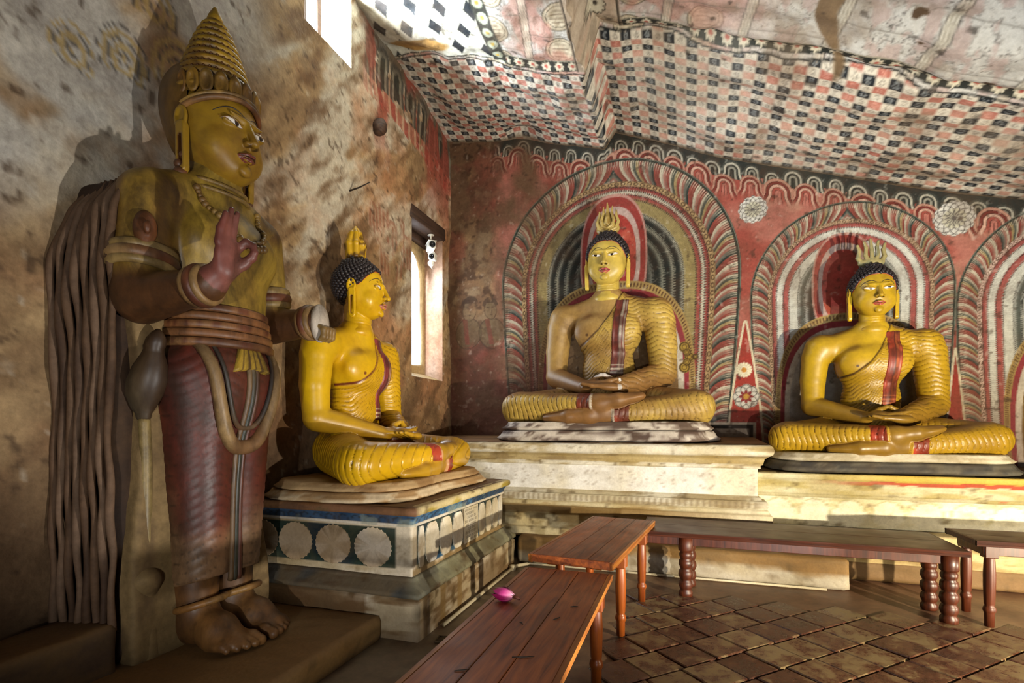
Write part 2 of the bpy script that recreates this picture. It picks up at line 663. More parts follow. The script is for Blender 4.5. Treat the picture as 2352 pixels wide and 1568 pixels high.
def skin(f, lo, hi, h, proj=2):
    """surface nets on a sparse grid, projected onto the exact surface -> V, F(quads), normals"""
    lo, hi = np.asarray(lo, float), np.asarray(hi, float)
    B = 6
    nb = np.maximum(1, np.ceil((hi - lo) / (h * B)).astype(int))
    n = nb * B
    ci = np.stack(np.meshgrid(*[np.arange(k) for k in nb], indexing='ij'), -1).reshape(-1, 3)
    cc = lo + (ci * B + (B - 1) / 2.0) * h
    dc = f(cc)
    D = np.repeat(np.repeat(np.repeat(np.where(dc < 0, -9.0, 9.0).astype(np.float32).reshape(nb), B, 0), B, 1), B, 2)
    act = np.abs(dc) < h * B * 1.45
    off = np.stack(np.meshgrid(*[np.arange(B)] * 3, indexing='ij'), -1).reshape(-1, 3)
    ids = (ci[act][:, None, :] * B + off[None]).reshape(-1, 3)
    for s in range(0, len(ids), 400000):
        q = ids[s:s + 400000]
        D[q[:, 0], q[:, 1], q[:, 2]] = f(lo + q * h)
    S = D < 0
    cs = np.zeros((n[0] - 1, n[1] - 1, n[2] - 1), np.int8)
    corners = [(i, j, k) for i in (0, 1) for j in (0, 1) for k in (0, 1)]
    for (i, j, k) in corners:
        cs += S[i:n[0] - 1 + i, j:n[1] - 1 + j, k:n[2] - 1 + k]
    am = (cs > 0) & (cs < 8)
    cell = np.argwhere(am)
    idx = np.full(am.shape, -1, np.int64)
    idx[am] = np.arange(len(cell))
    val = np.stack([D[cell[:, 0] + i, cell[:, 1] + j, cell[:, 2] + k] for (i, j, k) in corners], 1)
    acc = np.zeros((len(cell), 3))
    cnt = np.zeros(len(cell))
    for a in range(8):
        for b in range(a + 1, 8):
            pa, pb = np.array(corners[a]), np.array(corners[b])
            if np.abs(pa - pb).sum() != 1:
                continue
            va, vb = val[:, a], val[:, b]
            m = (va < 0) != (vb < 0)
            t = np.where(m, va / (va - vb + 1e-12), 0)
            acc += np.where(m[:, None], pa + t[:, None] * (pb - pa), 0)
            cnt += m
    V = lo + (cell + acc / np.maximum(cnt, 1)[:, None]) * h
    F = []
    for a in range(3):
        b, c = (a + 1) % 3, (a + 2) % 3
        s0 = [slice(0, n[k]) for k in range(3)]
        s1 = list(s0)
        s0[a] = slice(0, n[a] - 1)
        s1[a] = slice(1, n[a])
        A0, A1 = S[tuple(s0)], S[tuple(s1)]
        e = np.argwhere(A0 != A1)
        e = e[(e[:, b] > 0) & (e[:, c] > 0) & (e[:, b] < n[b] - 1) & (e[:, c] < n[c] - 1)]
        q = []
        for (db, dcc) in ((-1, -1), (0, -1), (0, 0), (-1, 0)):
            p = e.copy()
            p[:, b] += db
            p[:, c] += dcc
            q.append(idx[p[:, 0], p[:, 1], p[:, 2]])
        q = np.stack(q, 1)
        flip = ~A0[e[:, 0], e[:, 1], e[:, 2]]
        q[flip] = q[flip][:, ::-1]
        F.append(q[(q >= 0).all(1)])
    F = np.concatenate(F)
    V = V.astype(np.float32)
    nr = grad(f, V)
    V = V - np.clip(f(V), -h, h)[:, None] * nr
    return V, F, nr


def front_y(f, x, z, y0=-1.6, y1=0.3, n=60):
    """where a ray from the front (-y) first meets the solid"""
    x, z = np.asarray(x, np.float32).ravel(), np.asarray(z, np.float32).ravel()
    ys = np.linspace(y0, y1, n).astype(np.float32)
    lo = np.full(x.shape, y0, np.float32)
    hi = np.full(x.shape, y1, np.float32)
    done = np.zeros(x.shape, bool)
    for k in range(1, n):
        d = f(np.c_[x, np.full_like(x, ys[k]), z])
        new = (d < 0) & ~done
        lo[new], hi[new] = ys[k - 1], ys[k]
        done |= new
    for _ in range(10):
        mid = (lo + hi) / 2
        ins = f(np.c_[x, mid, z]) < 0
        hi = np.where(ins, mid, hi)
        lo = np.where(ins, lo, mid)
    return hi, done


# ------------------------------------------------------------------ statue heads (1 unit = chin to top of skull, facing -y)
def head_sdf(neck=True):
    s = Sdf()
    s.el((0, .06, .60), (.385, .43, .40))
    s.el((0, -.04, .38), (.365, .35, .375), .08)
    s.el((0, -.17, .14), (.22, .17, .14), .10)
    for q in (-1, 1):
        s.el((q * .18, -.20, .28), (.15, .12, .16), .08)
    s.el((0, -.345, .085), (.075, .045, .062), .03)
    for q in (-1, 1):
        s.el((q * .16, -.415, .515), (.11, .055, .05), .06, sub=True)
    s.rc((0, -.375, .57), (0, -.475, .35), .026, .042, .035)
    for q in (-1, 1):
        s.el((q * .048, -.425, .335), (.036, .045, .032), .015)
        s.rc((q * .035, -.375, .585), (q * .20, -.36, .60), .018, .012, .04)
        s.el((q * .155, -.327, .515), (.105, .052, .05), .01)
    s.chain([(-.10, -.365, .215), (-.03, -.415, .232), (.03, -.415, .232), (.10, -.365, .215)], (.008, .022, .022, .008), .012)
    s.chain([(-.075, -.37, .20), (0, -.405, .180), (.075, -.37, .20)], (.010, .026, .010), .012)
    if neck:
        s.rc((0, .10, .25), (0, .08, -.14), .215, .235, .018)
        s.el((0, .06, -.27), (.285, .25, .15), .05)
        for z in (-.015, -.065, -.118):
            def ring(P, z=z):
                return np.sqrt((np.hypot(P[:, 0], P[:, 1] - .09) - .245) ** 2 + (P[:, 2] - z - .04 * P[:, 1]) ** 2) - .014
            s.fn(ring, .010, sub=True)
    return s


HEAD = head_sdf()


def patch_mesh(name, f, X, Z, colfn, mat, parent, T, off=.006):
    """thin painted or moulded patch lying on the front of a solid; X,Z are (nu,nv) grids; T maps unit points to local"""
    nu, nv = X.shape
    y, ok = front_y(f, X, Z)
    P = np.c_[X.ravel(), y, Z.ravel()]
    nrm = grad(f, P.astype(np.float32))
    e = np.ones((nu, nv))
    e[0, :] = e[-1, :] = e[:, 0] = e[:, -1] = -0.7
    P = P + nrm * (off * e.ravel())[:, None]
    c = colfn(X.ravel(), Z.ravel())
    return obj(name, T(P), gridF(nu, nv)[:, ::-1], mat, parent, lin(c))


def almond(cx, cz, hw, up, dn, tilt, nu=33, nv=17):
    u = np.linspace(-1, 1, nu)[:, None] * np.ones((1, nv))
    v = np.linspace(-1, 1, nv)[None, :] * np.ones((nu, 1))
    e = (1 - np.abs(u) ** 2.2) * .999 + .001
    X = cx + hw * u
    Z = cz + np.where(v > 0, up, dn) * v * e + tilt * u
    return X, Z, u, v, e


def make_head(parent, scale, loc, P, look=0.0, hair=True, flame=0, skincol=None, res=.016, ears=True, turn=0.0):
    """P palette: skin, skin2, lip, hair; flame 0 none, 1 bulb flame, 2 pronged flame, 3 narrow side flame"""
    loc = np.asarray(loc, float)

    ct, st = math.cos(turn), math.sin(turn)

    def T(V):
        V = np.asarray(V)
        return np.c_[V[:, 0] * ct - V[:, 1] * st, V[:, 0] * st + V[:, 1] * ct, V[:, 2]] * scale + loc
    V, F, nr = skin(HEAD, (-.52, -.62, -.42), (.52, .56, 1.06), res)
    c = np.broadcast_to(P['skin'], V.shape).copy()
    nz = fbm(V * 5, 4, 3)
    c = mix(c, P['skin2'], sm(.45, .75, nz) * .55)
    c = mix(c, P['skin2'] * .8, sm(.70, .95, nr[:, 2]) * .6 * (V[:, 2] > .5))
    for q in (-1, 1):
        d = np.hypot((V[:, 0] - q * .043) / .022, (V[:, 1] + .445) / .06) + np.abs(V[:, 2] - .312) / .02
        c = mix(c, hexc('3a2a10'), (1 - sm(.7, 1.3, d)) * (nr[:, 2] < 0))
    obj('head', T(V), F, M[P.get('headmat', 'gold')], parent, lin(c))
    mt = M['gold']
    # eyes, lids, brows, lips
    for q in (-1, 1):
        X, Z, u, v, e = almond(q * .158, .508, .102, .029, .024, q * .012)
        def ec(x, z, u=u, v=v, e=e, q=q):
            uu, vv, ee = u.ravel(), v.ravel(), e.ravel()
            c = np.broadcast_to(hexc('e9e4da'), (len(uu), 3)).copy()
            c = mix(c, hexc('d9b9a8'), sm(.6, .95, np.abs(uu)))
            r = np.hypot((uu - look) * .10, vv * ee * .027 - .005)
            c = mix(c, hexc('1c1210'), 1 - sm(.025, .030, r))
            c = mix(c, P['line'], sm(.70, .86, np.abs(vv)))
            return c
        patch_mesh('eye', HEAD, X, Z, ec, mt, parent, T, .005)
        t = np.linspace(-1, 1, 25)
        bx = q * .165 + .130 * t
        bz = .602 + .066 * (1 - t ** 2) + .016 * (-t * q)
        by, _ = front_y(HEAD, bx, bz)
        MB().add(tube(T(np.c_[bx, by - .002, bz]), np.interp(np.abs(t), [0, 1], [.0075, .003]) * scale, 6)).build('eyebrow', M['hair'], parent, True)
        X, Z, u, v, e = almond(q * .158, .538, .114, .034, .020, q * .010, 25, 9)
        def lc(x, z, v=v):
            return mix(P['skin2'], P['skin'], sm(-1, .6, v.ravel()))
        patch_mesh('eyelid', HEAD, X, Z, lc, mt, parent, T, .007)
    X, Z, u, v, e = almond(0, .205, .115, .040, .048, 0, 33, 15)
    Z = Z - .008 * (1 - (np.abs(u) * 3).clip(0, 1)) * (v > .3) + .012 * np.abs(u) ** 2
    def lipc(x, z, v=v, u=u):
        c = np.broadcast_to(P['lip'], (v.size, 3)).copy()
        c = mix(c, P['lip'] * .35, 1 - sm(.03, .22, np.abs(v.ravel() - .12)))
        return mix(c, P['skin'], sm(.88, 1.0, np.abs(v.ravel())) * .5)
    patch_mesh('lips', HEAD, X, Z, lipc, mt, parent, T, .004)
    # ears with slit lobes
    if ears:
        for q in (-1, 1):
            s = Sdf()
            s.el((q * .415, .05, .50), (.035, .085, .125), .02)
            s.el((q * .445, .035, .505), (.025, .05, .085), .02, sub=True)
            def lobe(Pp, q=q):
                z = np.clip(Pp[:, 2], .0, .40)
                return np.maximum(np.hypot(Pp[:, 1] - .03, Pp[:, 2] - z) - .056, np.abs(Pp[:, 0] - q * .412 - q * .02 * (z - .2)) - .034)
            s.fn(lobe, .02)
            def slit(Pp):
                z = np.clip(Pp[:, 2], .03, .30)
                return np.hypot(Pp[:, 1] - .03, Pp[:, 2] - z) - .020
            s.fn(slit, .006, sub=True)
            Vv, Ff, nn = skin(s, (q * .415 - .1, -.12, -.10), (q * .415 + .1, .2, .68), .012)
            cc = np.broadcast_to(P['skin'], Vv.shape).copy()
            cc = mix(cc, P['lip'] * .6, (1 - sm(.018, .034, np.hypot(Vv[:, 1] - .03, Vv[:, 2] - np.clip(Vv[:, 2], .03, .30)))) * .8)
            obj('ear', T(Vv), Ff, mt, parent, lin(cc))
    if hair:
        def hz(Pp):
            th = np.abs(np.arctan2(Pp[:, 0], -(Pp[:, 1] - .05)))
            return np.interp(th, [0, .45, .75, 1.0, 1.25, 1.5, 1.75, 2.2, 3.15], [.815, .80, .745, .64, .535, .50, .44, .22, .12])
        base = Sdf()
        base.el((0, .075, .605), (.408, .448, .42))
        base.el((0, .12, 1.00), (.20, .20, .09), .12)
        s = Sdf()
        s.fn(lambda Pp: np.maximum(base(Pp), (hz(Pp) - Pp[:, 2]) * .8))
        Vv, Ff, nn = skin(s, (-.48, -.48, .0), (.48, .60, 1.16), .02)
        hp = obj('hair', T(Vv), Ff, M['hair'], parent)
        n = 560
        k = np.arange(n) + .5
        ph = np.arccos(1 - 2 * k / n)
        th = math.pi * (1 + 5 ** .5) * k
        D = np.c_[np.cos(th) * np.sin(ph), np.sin(th) * np.sin(ph), np.cos(ph)]
        Q = np.array([0, .075, .605]) + D * np.array([.408, .448, .42])
        Q = Q.astype(np.float32)
        for _ in range(3):
            Q = Q - base(Q)[:, None] * grad(base, Q)
        Q = Q[(Q[:, 2] > hz(Q) + .012)]
        G = grad(base, Q)
        mb = MB()
        lv, lf = lathe([(.036, -.012), (.036, .010), (.022, .028), (.006, .036)], 7)
        for p, g in zip(Q, G):
            a = np.cross(g, (0.3, 0.2, 1))
            a /= np.linalg.norm(a)
            b = np.cross(g, a)
            mb.add((T(p + lv[:, :1] * a + lv[:, 1:2] * b + lv[:, 2:] * g), lf))
        cu = mb.build('hair_curl', M['hair'], parent, True)
        cu['kind'] = 'stuff'
        # coloured hairline
        th = np.linspace(-1.35, 1.35, 60)
        zz = np.interp(np.abs(th), [0, .45, .75, 1.0, 1.25, 1.5], [.815, .80, .745, .64, .535, .50]) - .008
        lo, hi = np.full(60, .1), np.full(60, .7)
        for _ in range(14):
            r = (lo + hi) / 2
            ins = HEAD(np.c_[np.sin(th) * r, .05 - np.cos(th) * r, zz]) < 0
            lo, hi = np.where(ins, r, lo), np.where(ins, hi, r)
        Lp = np.c_[np.sin(th) * lo, .05 - np.cos(th) * lo, zz]
        MB().add(tube(T(Lp), .008 * scale, 6)).build('hairline_trim', M['trim_red'], parent, True)
    if flame:
        s = Sdf()
        b = 1.05
        y = .12
        if flame == 1:
            s.el((0, y, b + .13), (.185, .08, .14))
            s.rc((0, y, b + .22), (0, y, b + .48), .085, .02, .05)
            for q in (-1, 1):
                s.chain([(q * .02, y - .075, b + .05), (q * .13, y - .05, b + .12), (q * .165, y - .03, b + .24), (q * .125, y, b + .37), (q * .135, y, b + .47)], (.026, .03, .03, .026, .010), .006)
                s.chain([(q * .012, y - .10, b + .11), (q * .075, y - .085, b + .16), (q * .098, y - .065, b + .26), (q * .062, y - .035, b + .40), (q * .070, y, b + .55)], (.02, .026, .027, .024, .009), .006)
            s.chain([(0, y - .11, b + .19), (0, y - .085, b + .29), (0, y - .04, b + .44), (-.01, y, b + .64)], (.026, .034, .026, .007), .006)
        elif flame == 2:
            s.el((0, y, b + .09), (.19, .08, .09))
            for q in (-1, 1):
                s.chain([(q * .12, y, b + .07), (q * .185, y, b + .20), (q * .165, y, b + .33), (q * .19, y, b + .44)], (.045, .035, .028, .022), .012)
                s.chain([(q * .05, y - .03, b + .10), (q * .085, y - .03, b + .24), (q * .075, y - .02, b + .38), (q * .10, y, b + .50)], (.035, .03, .026, .02), .010)
            s.chain([(0, y - .04, b + .10), (0, y - .035, b + .30), (-.01, y, b + .55)], (.034, .03, .018), .010)
        else:
            s.el((0, y, b + .20), (.13, .12, .20))
            for k in range(7):
                a = k * 2 * math.pi / 7
                cx, cy = math.cos(a), math.sin(a)
                s.chain([(.10 * cx, y + .09 * cy, b + .05), (.12 * cx, y + .11 * cy, b + .26), (.07 * cx, y + .07 * cy, b + .44), (.03 * cx, y + .03 * cy, b + .53)], (.045, .045, .032, .012), .022)
            s.rc((0, y, b + .2), (0, y, b + .56), .05, .02, .02)
        Vv, Ff, nn = skin(s, (-.28, -.08, b - .06), (.28, .34, b + .68), .012)
        Vv = (Vv - _v((0, y, b))) * _v((1.28, 1.3, 1.08)) + _v((0, y, b - .01))
        cc = np.broadcast_to(P['flame'], Vv.shape).copy()
        cc = mix(cc, P['flame2'], sm(.45, .65, fbm(Vv * 9, 3, 9)) * .8)
        obj('flame_finial', T(Vv), Ff, mt, parent, lin(cc))


# ------------------------------------------------------------------ seated statues (facing -y, seat at z = 0)
def seated_sdf(kw=1.0, kf=0.0):
    s = Sdf()
    s.el((0, .16, .30), (.47, .32, .30), g='torso')
    s.el((0, .15, .68), (.315, .24, .38), .10, 'torso')
    s.el((0, .13, 1.14), (.40, .275, .33), .10, 'torso')
    for q in (-1, 1):
        s.el((q * .18, -.045, 1.16), (.21, .10, .17), .12, 'torso')
        s.rc((q * .10, .15, 1.50), (q * .52, .15, 1.36), .15, .16, .12, 'torso')
    s.rc((0, .14, 1.3), (0, .11, 1.60), .20, .17, .10, 'torso')
    # legs
    K = 1.04 * kw
    kf1 = kf * .8
    for q, nm in ((-1, 'R'), (1, 'L')):
        s.rc((q * .28, .12, .25), (q * K * .96, -.26 - kf, .20), .25, .19, .08, 'leg' + nm)
    if kf:
        s.el((0, -.25, .22), (.62, .42, .19), .10, 'legR')
    s.rc((-K, -.32 - kf, .20), (.02, -.63 - kf1, .23), .195, .115, .06, 'legR')
    s.rc((K, -.32 - kf, .19), (-.10, -.62 - kf1, .10), .19, .105, .06, 'legL')
    # feet
    s.chain([(.0, -.64 - kf1, .24), (.22, -.66 - kf1, .27), (.46, -.60 - kf1, .315)], (.105, .075, .045), .04, 'footR')
    s.el((.34, -.63 - kf1, .285), (.18, .085, .045), .03, 'footR', (0, -.2, .1))
    s.chain([(-.10, -.64 - kf1, .10), (-.34, -.66 - kf1, .085), (-.62, -.60 - kf1, .07)], (.10, .075, .04), .04, 'footL')
    s.el((-.46, -.62 - kf1, .075), (.2, .09, .045), .03, 'footL', (0, 0, -.15))
    # arms
    for q, nm, e in ((-1, 'armR', 0), (1, 'armL', .012)):
        s.rc((q * .585, .15, 1.37), (q * .625, .15, 1.25), .175 + e, .165 + e, .08, nm)
        s.chain([(q * .625, .15, 1.26), (q * .66, .145, .95), (q * .67, .12, .64)], (.165 + e, .150 + e, .132 + e), .012, nm)
        s.rc((q * .67, .11, .61), (q * .20, -.36, .44), .134 + e, .085 + e, .02, nm)
    # hands in the lap, right over left
    s.el((-.10, -.47, .470), (.145, .09, .052), .04, 'hand', (.15, -.05, -.35))
    s.el((.11, -.55, .430), (.15, .09, .050), .04, 'hand', (.15, .05, .35))
    for i in range(4):
        yy = -.535 + .042 * i
        s.chain([(-.02, yy - .01, .475), (.10, yy - .02, .490), (.225 - .025 * abs(i - 1.5), yy, .515)], (.028, .026, .019), .012, 'hand')
        yy = -.625 + .042 * i
        s.chain([(.06, yy + .01, .432), (-.08, yy, .440), (-.225 + .025 * abs(i - 1.5), yy + .01, .465)], (.028, .026, .019), .012, 'hand')
    s.chain([(-.13, -.42, .49), (-.06, -.40, .54), (-.005, -.44, .575)], (.036, .032, .024), .02, 'hand')
    s.chain([(.16, -.45, .48), (.10, -.42, .53), (.035, -.445, .575)], (.036, .032, .024), .02, 'hand')
    return s


def ridge(q, sharp=2.5):
    """rounded fold with a sharp valley: 0 in the groove, 1 on the crest"""
    t = q - np.floor(q)
    return 1 - np.abs(2 * t - 1) ** sharp


def seated(name, loc, rz, scale, kw, P, label, base_cols, flame, look, group, res=.0104, foldf=1.0, kf=0.0, turn=0.0, sh=1.0):
    root = empty(name, loc, rz, label, 'statue', group)
    f = seated_sdf(kw, kf)
    V, F, nr = skin(f, (-1.35, -.90 - kf, -.06), (1.35, .58, 1.76), res)
    names = ['torso', 'armR', 'armL', 'legR', 'legL', 'hand', 'footR', 'footL']
    g = f.groups(V, names)
    gi = g.argmin(0)
    x, y, z = V.T
    isg = lambda *n: np.isin(gi, [names.index(k) for k in n])
    # where the robe lies: over the left shoulder, bare right shoulder and arm
    bz = np.interp(x, [-.55, -.42, -.25, -.08, .04, .13, .17, .23], [.93, .95, 1.01, 1.15, 1.32, 1.50, 1.60, 1.75])
    bz = np.where(y > .2, bz + .35, bz)
    q = bz - z
    torso_robe = isg('torso') & (q > 0)
    bare = (isg('legL') & (x < .155) & (y < -.30 - kf * .6)) | (isg('legR') & (x > -.065) & (y < -.42 - kf * .6))
    robe = torso_robe | isg('armL') | (isg('legR', 'legL') & ~bare)
    wav = .010 * np.sin(x * 34 + z * 9) + .012 * np.sin(x * 15 + 1.2)
    ft = q / .050 * foldf + wav * 24
    fa = (z + .12 * x + .05 * y + wav * 1.2) / .056 * foldf
    K = 1.04 * kw

    def along(sx, zlow):
        a0, a1 = np.array((sx * .28, .12, .25)), np.array((sx * K * .96, -.26 - kf, .20))
        b0, b1 = np.array((sx * K, -.32 - kf, .20)), np.array((-sx * .06, -.63 - kf * .8, zlow))
        La, Lb = np.linalg.norm(a1 - a0), np.linalg.norm(b1 - b0)
        ta, tb = (V - a0) @ (a1 - a0) / La, (V - b0) @ (b1 - b0) / Lb
        da = np.linalg.norm(V - a0 - np.clip(ta, 0, La)[:, None] * (a1 - a0) / La, axis=1)
        db = np.linalg.norm(V - b0 - np.clip(tb, 0, Lb)[:, None] * (b1 - b0) / Lb, axis=1)
        return np.where(da - .23 < db - .17, ta, La + .03 + tb)
    xl = np.where(isg('legL'), along(1, .10), along(-1, .23)) + .022 * np.sin((z - .12) * 17 + x * 2)
    if kf:
        xl = -y * 1.0 + .02 * np.sin(z * 13) + .10 * z + np.where(x > 0, .25, -.25) * (np.abs(x) - .6) * (y < -.4)
    fl = xl / .062 * foldf
    fold = np.where(isg('torso'), ridge(ft, 5), np.where(isg('armL'), ridge(fa, 5), ridge(fl, 9)))
    # keep legs smooth on the flat top and behind
    amp = np.where(isg('torso'), .013, np.where(isg('armL'), .013, .020 * sm(1.0, .5, nr[:, 2])))
    edge = np.where(torso_robe, sm(0, .03, q), 1.0)
    disp = np.where(robe, amp * fold * edge + .004, 0)
    V2 = V + nr * disp[:, None]
    V2[:, 1] = np.minimum(V2[:, 1], .39)
    # ---- paint
    c = np.broadcast_to(P['skin'], V.shape).copy()
    c[robe] = P['robe']
    n1 = fbm(V * 2.2, 4, 11)
    n2 = fbm(V * 7 + 5, 4, 21)
    c = mix(c, P['robe2'], robe * sm(.40, .70, n1) * P['wear'])
    c = mix(c, P['skin2'], (~robe) * sm(.42, .72, n1) * P['wear'])
    up = sm(.45, .95, nr[:, 2] + (n2 - .5) * .7)
    c = mix(c, P['dust'], up * P['dustamt'])
    low = sm(.78, .45, z + (n1 - .5) * .5) * (isg('hand', 'footR', 'footL', 'armR', 'armL') | bare)
    c = mix(c, P['dust'], low * P['dustamt'] * .9)
    c = mix(c, P['robe2'] * .55, robe * (1 - sm(.0, .60, fold)) * .8)      # robe colour is darker in the fold grooves
    # robe edge line
    c = mix(c, P['line'], isg('torso') * (1 - sm(.006, .018, np.abs(q))) * .9 * (y < .15))
    # ankle cuffs
    cuff = (isg('legR') & (x > -.24) & (x < -.07)) | (isg('legL') & (x > .16) & (x < .34) & (y < -.35 - kf * .6))
    cuff &= (nr[:, 1] < .3)
    cc = np.broadcast_to(P['cuff'], V.shape)
    c = np.where(cuff[:, None], mix(cc, cc * .7, sm(.4, .6, n2)), c)
    cw = (isg('legR') & (x > -.085) & (x < -.06)) | (isg('legL') & (x > .150) & (x < .175) & (y < -.35 - kf * .6))
    c[cw] = P['cuffedge']
    for k in (-1,):
        d = np.hypot(x - k * .22, z - 1.10)
        c = mix(c, P['line'], (1 - sm(.014, .022, d)) * (y < 0) * .8)
    if P.get('tips', 0):
        tip = isg('hand') & ((z > .555) | (np.abs(x) > .212))
        c[tip] = hexc('cfcac6')
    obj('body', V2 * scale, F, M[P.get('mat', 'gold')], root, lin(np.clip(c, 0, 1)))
    # sash over the left shoulder
    nu, nv = 13, 90
    U, W = np.meshgrid(np.linspace(0, 1, nu), np.linspace(0, 1, nv), indexing='ij')
    zt, zb = 1.52, .60
    Z = zt + (zb - zt) * W
    X = .115 + .165 * U - .075 * W
    Y, ok = front_y(f, X, Z, -.5, .5)
    Pn = np.c_[X.ravel(), Y, Z.ravel()].astype(np.float32)
    ge = grad(f, Pn)
    off = .030 + .004 * np.cos(U.ravel() * math.pi * 4)
    off[(U.ravel() < .01) | (U.ravel() > .99) | (W.ravel() > .995)] = -.01
    sv = Pn + ge * off[:, None]
    uu = U.ravel()
    sc = np.broadcast_to(P['sash'], sv.shape).copy()
    sc = mix(sc, P['sash2'], ((np.abs(uu - .62) < .06) | (np.abs(uu - .80) < .05)) * 1.0)
    sc = mix(sc, P['sash'] * .45, (np.abs(uu - .5) < .03) * .8)
    sc = mix(sc, P['sash'] * .5, sm(.45, .7, fbm(sv * 9, 3, 5)) * .6)
    ww = W.ravel()
    endb = (ww > .86) & ((ww * 40).astype(int) % 2 == 0)
    sc[endb] = P['sash2']
    obj('sash', sv * scale, gridF(nu, nv)[:, ::-1], M['aged'], root, lin(np.clip(sc, 0, 1)))
    make_head(root, .625 * scale, np.array([0, .04, 1.735]) * scale, dict(P, skin=P.get('face', P['skin']), skin2=P.get('face2', P['skin2'])), look, True, flame, turn=turn)
    # lotus seat: two waisted tiers following the legs
    for (nm, z0, z1, gr, key) in (('seat_cushion', -.075 * sh, .03, .06, 'seat'), ('lotus_base', -.20 * sh, -.072 * sh, .13, 'seat2')):
        n = 220
        t = np.linspace(0, 2 * math.pi, n, endpoint=False)
        K = 1.16 * kw
        ct, st = np.cos(t), np.sin(t)
        px = (K + gr) * np.sign(ct) * np.abs(ct) ** .55
        yc = -.13 - kf / 2
        py = yc + (.56 + kf / 2 + gr) * np.sign(st) * np.abs(st) ** .62
        py = np.minimum(py, .40)
        py = py + np.where(st < 0, .10 * (np.cos(px / K * math.pi * 1.0) + 0) * (np.abs(px) < K), 0) * .6
        prof = [(0, .0), (.92, .0), (1.0, .10), (1.02, .3), (.985, .55), (.97, .8), (.96, .95), (.93, 1.0), (0, 1.0)]
        rings = []
        for (r, h) in prof:
            rings.append(np.c_[px * r, yc + (py - yc) * r, np.full(n, z0 + (z1 - z0) * h)])
        LV = np.concatenate(rings)
        wob = (fbm(LV * 4, 3, 31) - .5) * .03
        LV = LV + np.c_[wob, wob, wob * .3]
        LF = []
        for i in range(len(prof) - 1):
            for k in range(n):
                k2 = (k + 1) % n
                LF.append((i * n + k, i * n + k2, (i + 1) * n + k2, (i + 1) * n + k))
        LF = np.array(LF)
        c0, c1 = base_cols[key]
        lc = mix(np.broadcast_to(c0, LV.shape), c1, sm(.46, .56, fbm(LV * np.array([4, 4, 16]), 5, 41, .6)))
        obj(nm, LV * scale, LF, M['ped'], root, lin(lc))
    return root

M['trim_red'] = paint('red_trim', rough=0.4, base=hexc('a04a2c'), grain=.15, bump=0)
M['beads'] = paint('crown_beads', rough=.45, base=hexc('5a3818'), grain=.2, bump=0)
M['slab'] = paint('brown_stone', rough=.75, grain=.3, gscale=20, bump=.5, bscale=18, bdist=.01, spec=.25)

# ------------------------------------------------------------------ standing crowned statue (facing -y, feet at z = 0)
def ring_path(cx, cy, cz, rx, ry, tilt=0.0, n=40, tx=0.0):
    t = np.linspace(0, 2 * math.pi, n + 1)
    return np.c_[cx + rx * np.cos(t), cy + ry * np.sin(t), cz + tilt * np.sin(t) + tx * np.cos(t)]


def ring_tube(axis_a, axis_b, t, R, r, n=30, m=10, squash=1.0):
    """bangle round a limb: at parameter t on the axis a->b"""
    a, b = np.asarray(axis_a, float), np.asarray(axis_b, float)
    d = (b - a) / np.linalg.norm(b - a)
    c = a + (b - a) * t
    u = np.cross(d, (0.31, .2, .93))
    u /= np.linalg.norm(u)
    v = np.cross(d, u)
    V, F = [], []
    for i in range(n):
        p = 2 * math.pi * i / n
        o = math.cos(p) * u + math.sin(p) * v
        for j in range(m):
            q = 2 * math.pi * j / m
            V.append(c + o * (R + r * math.cos(q)) + d * r * squash * math.sin(q))
    for i in range(n):
        for j in range(m):
            i2, j2 = (i + 1) % n, (j + 1) % m
            F.append((i * m + j, i2 * m + j, i2 * m + j2, i * m + j2))
    return np.array(V), F


def aged(V, base, alt, dark, seed, a=.7, b=.5):
    c = np.broadcast_to(base, V.shape).copy()
    st = np.array([1, 1, .35])
    c = mix(c, alt, sm(.42, .68, fbm(V * 3.2 * st, 4, seed)) * a)
    c = mix(c, dark, sm(.48, .72, fbm(V * 5.5 * st + 9, 5, seed + 7)) * b)
    return c


OCH, OCH2, BRN, DRK = hexc('8a6d2a'), hexc('a58a38'), hexc('5a3c1c'), hexc('321e10')
RED1, RED2 = hexc('5c2418'), hexc('7a4a34')


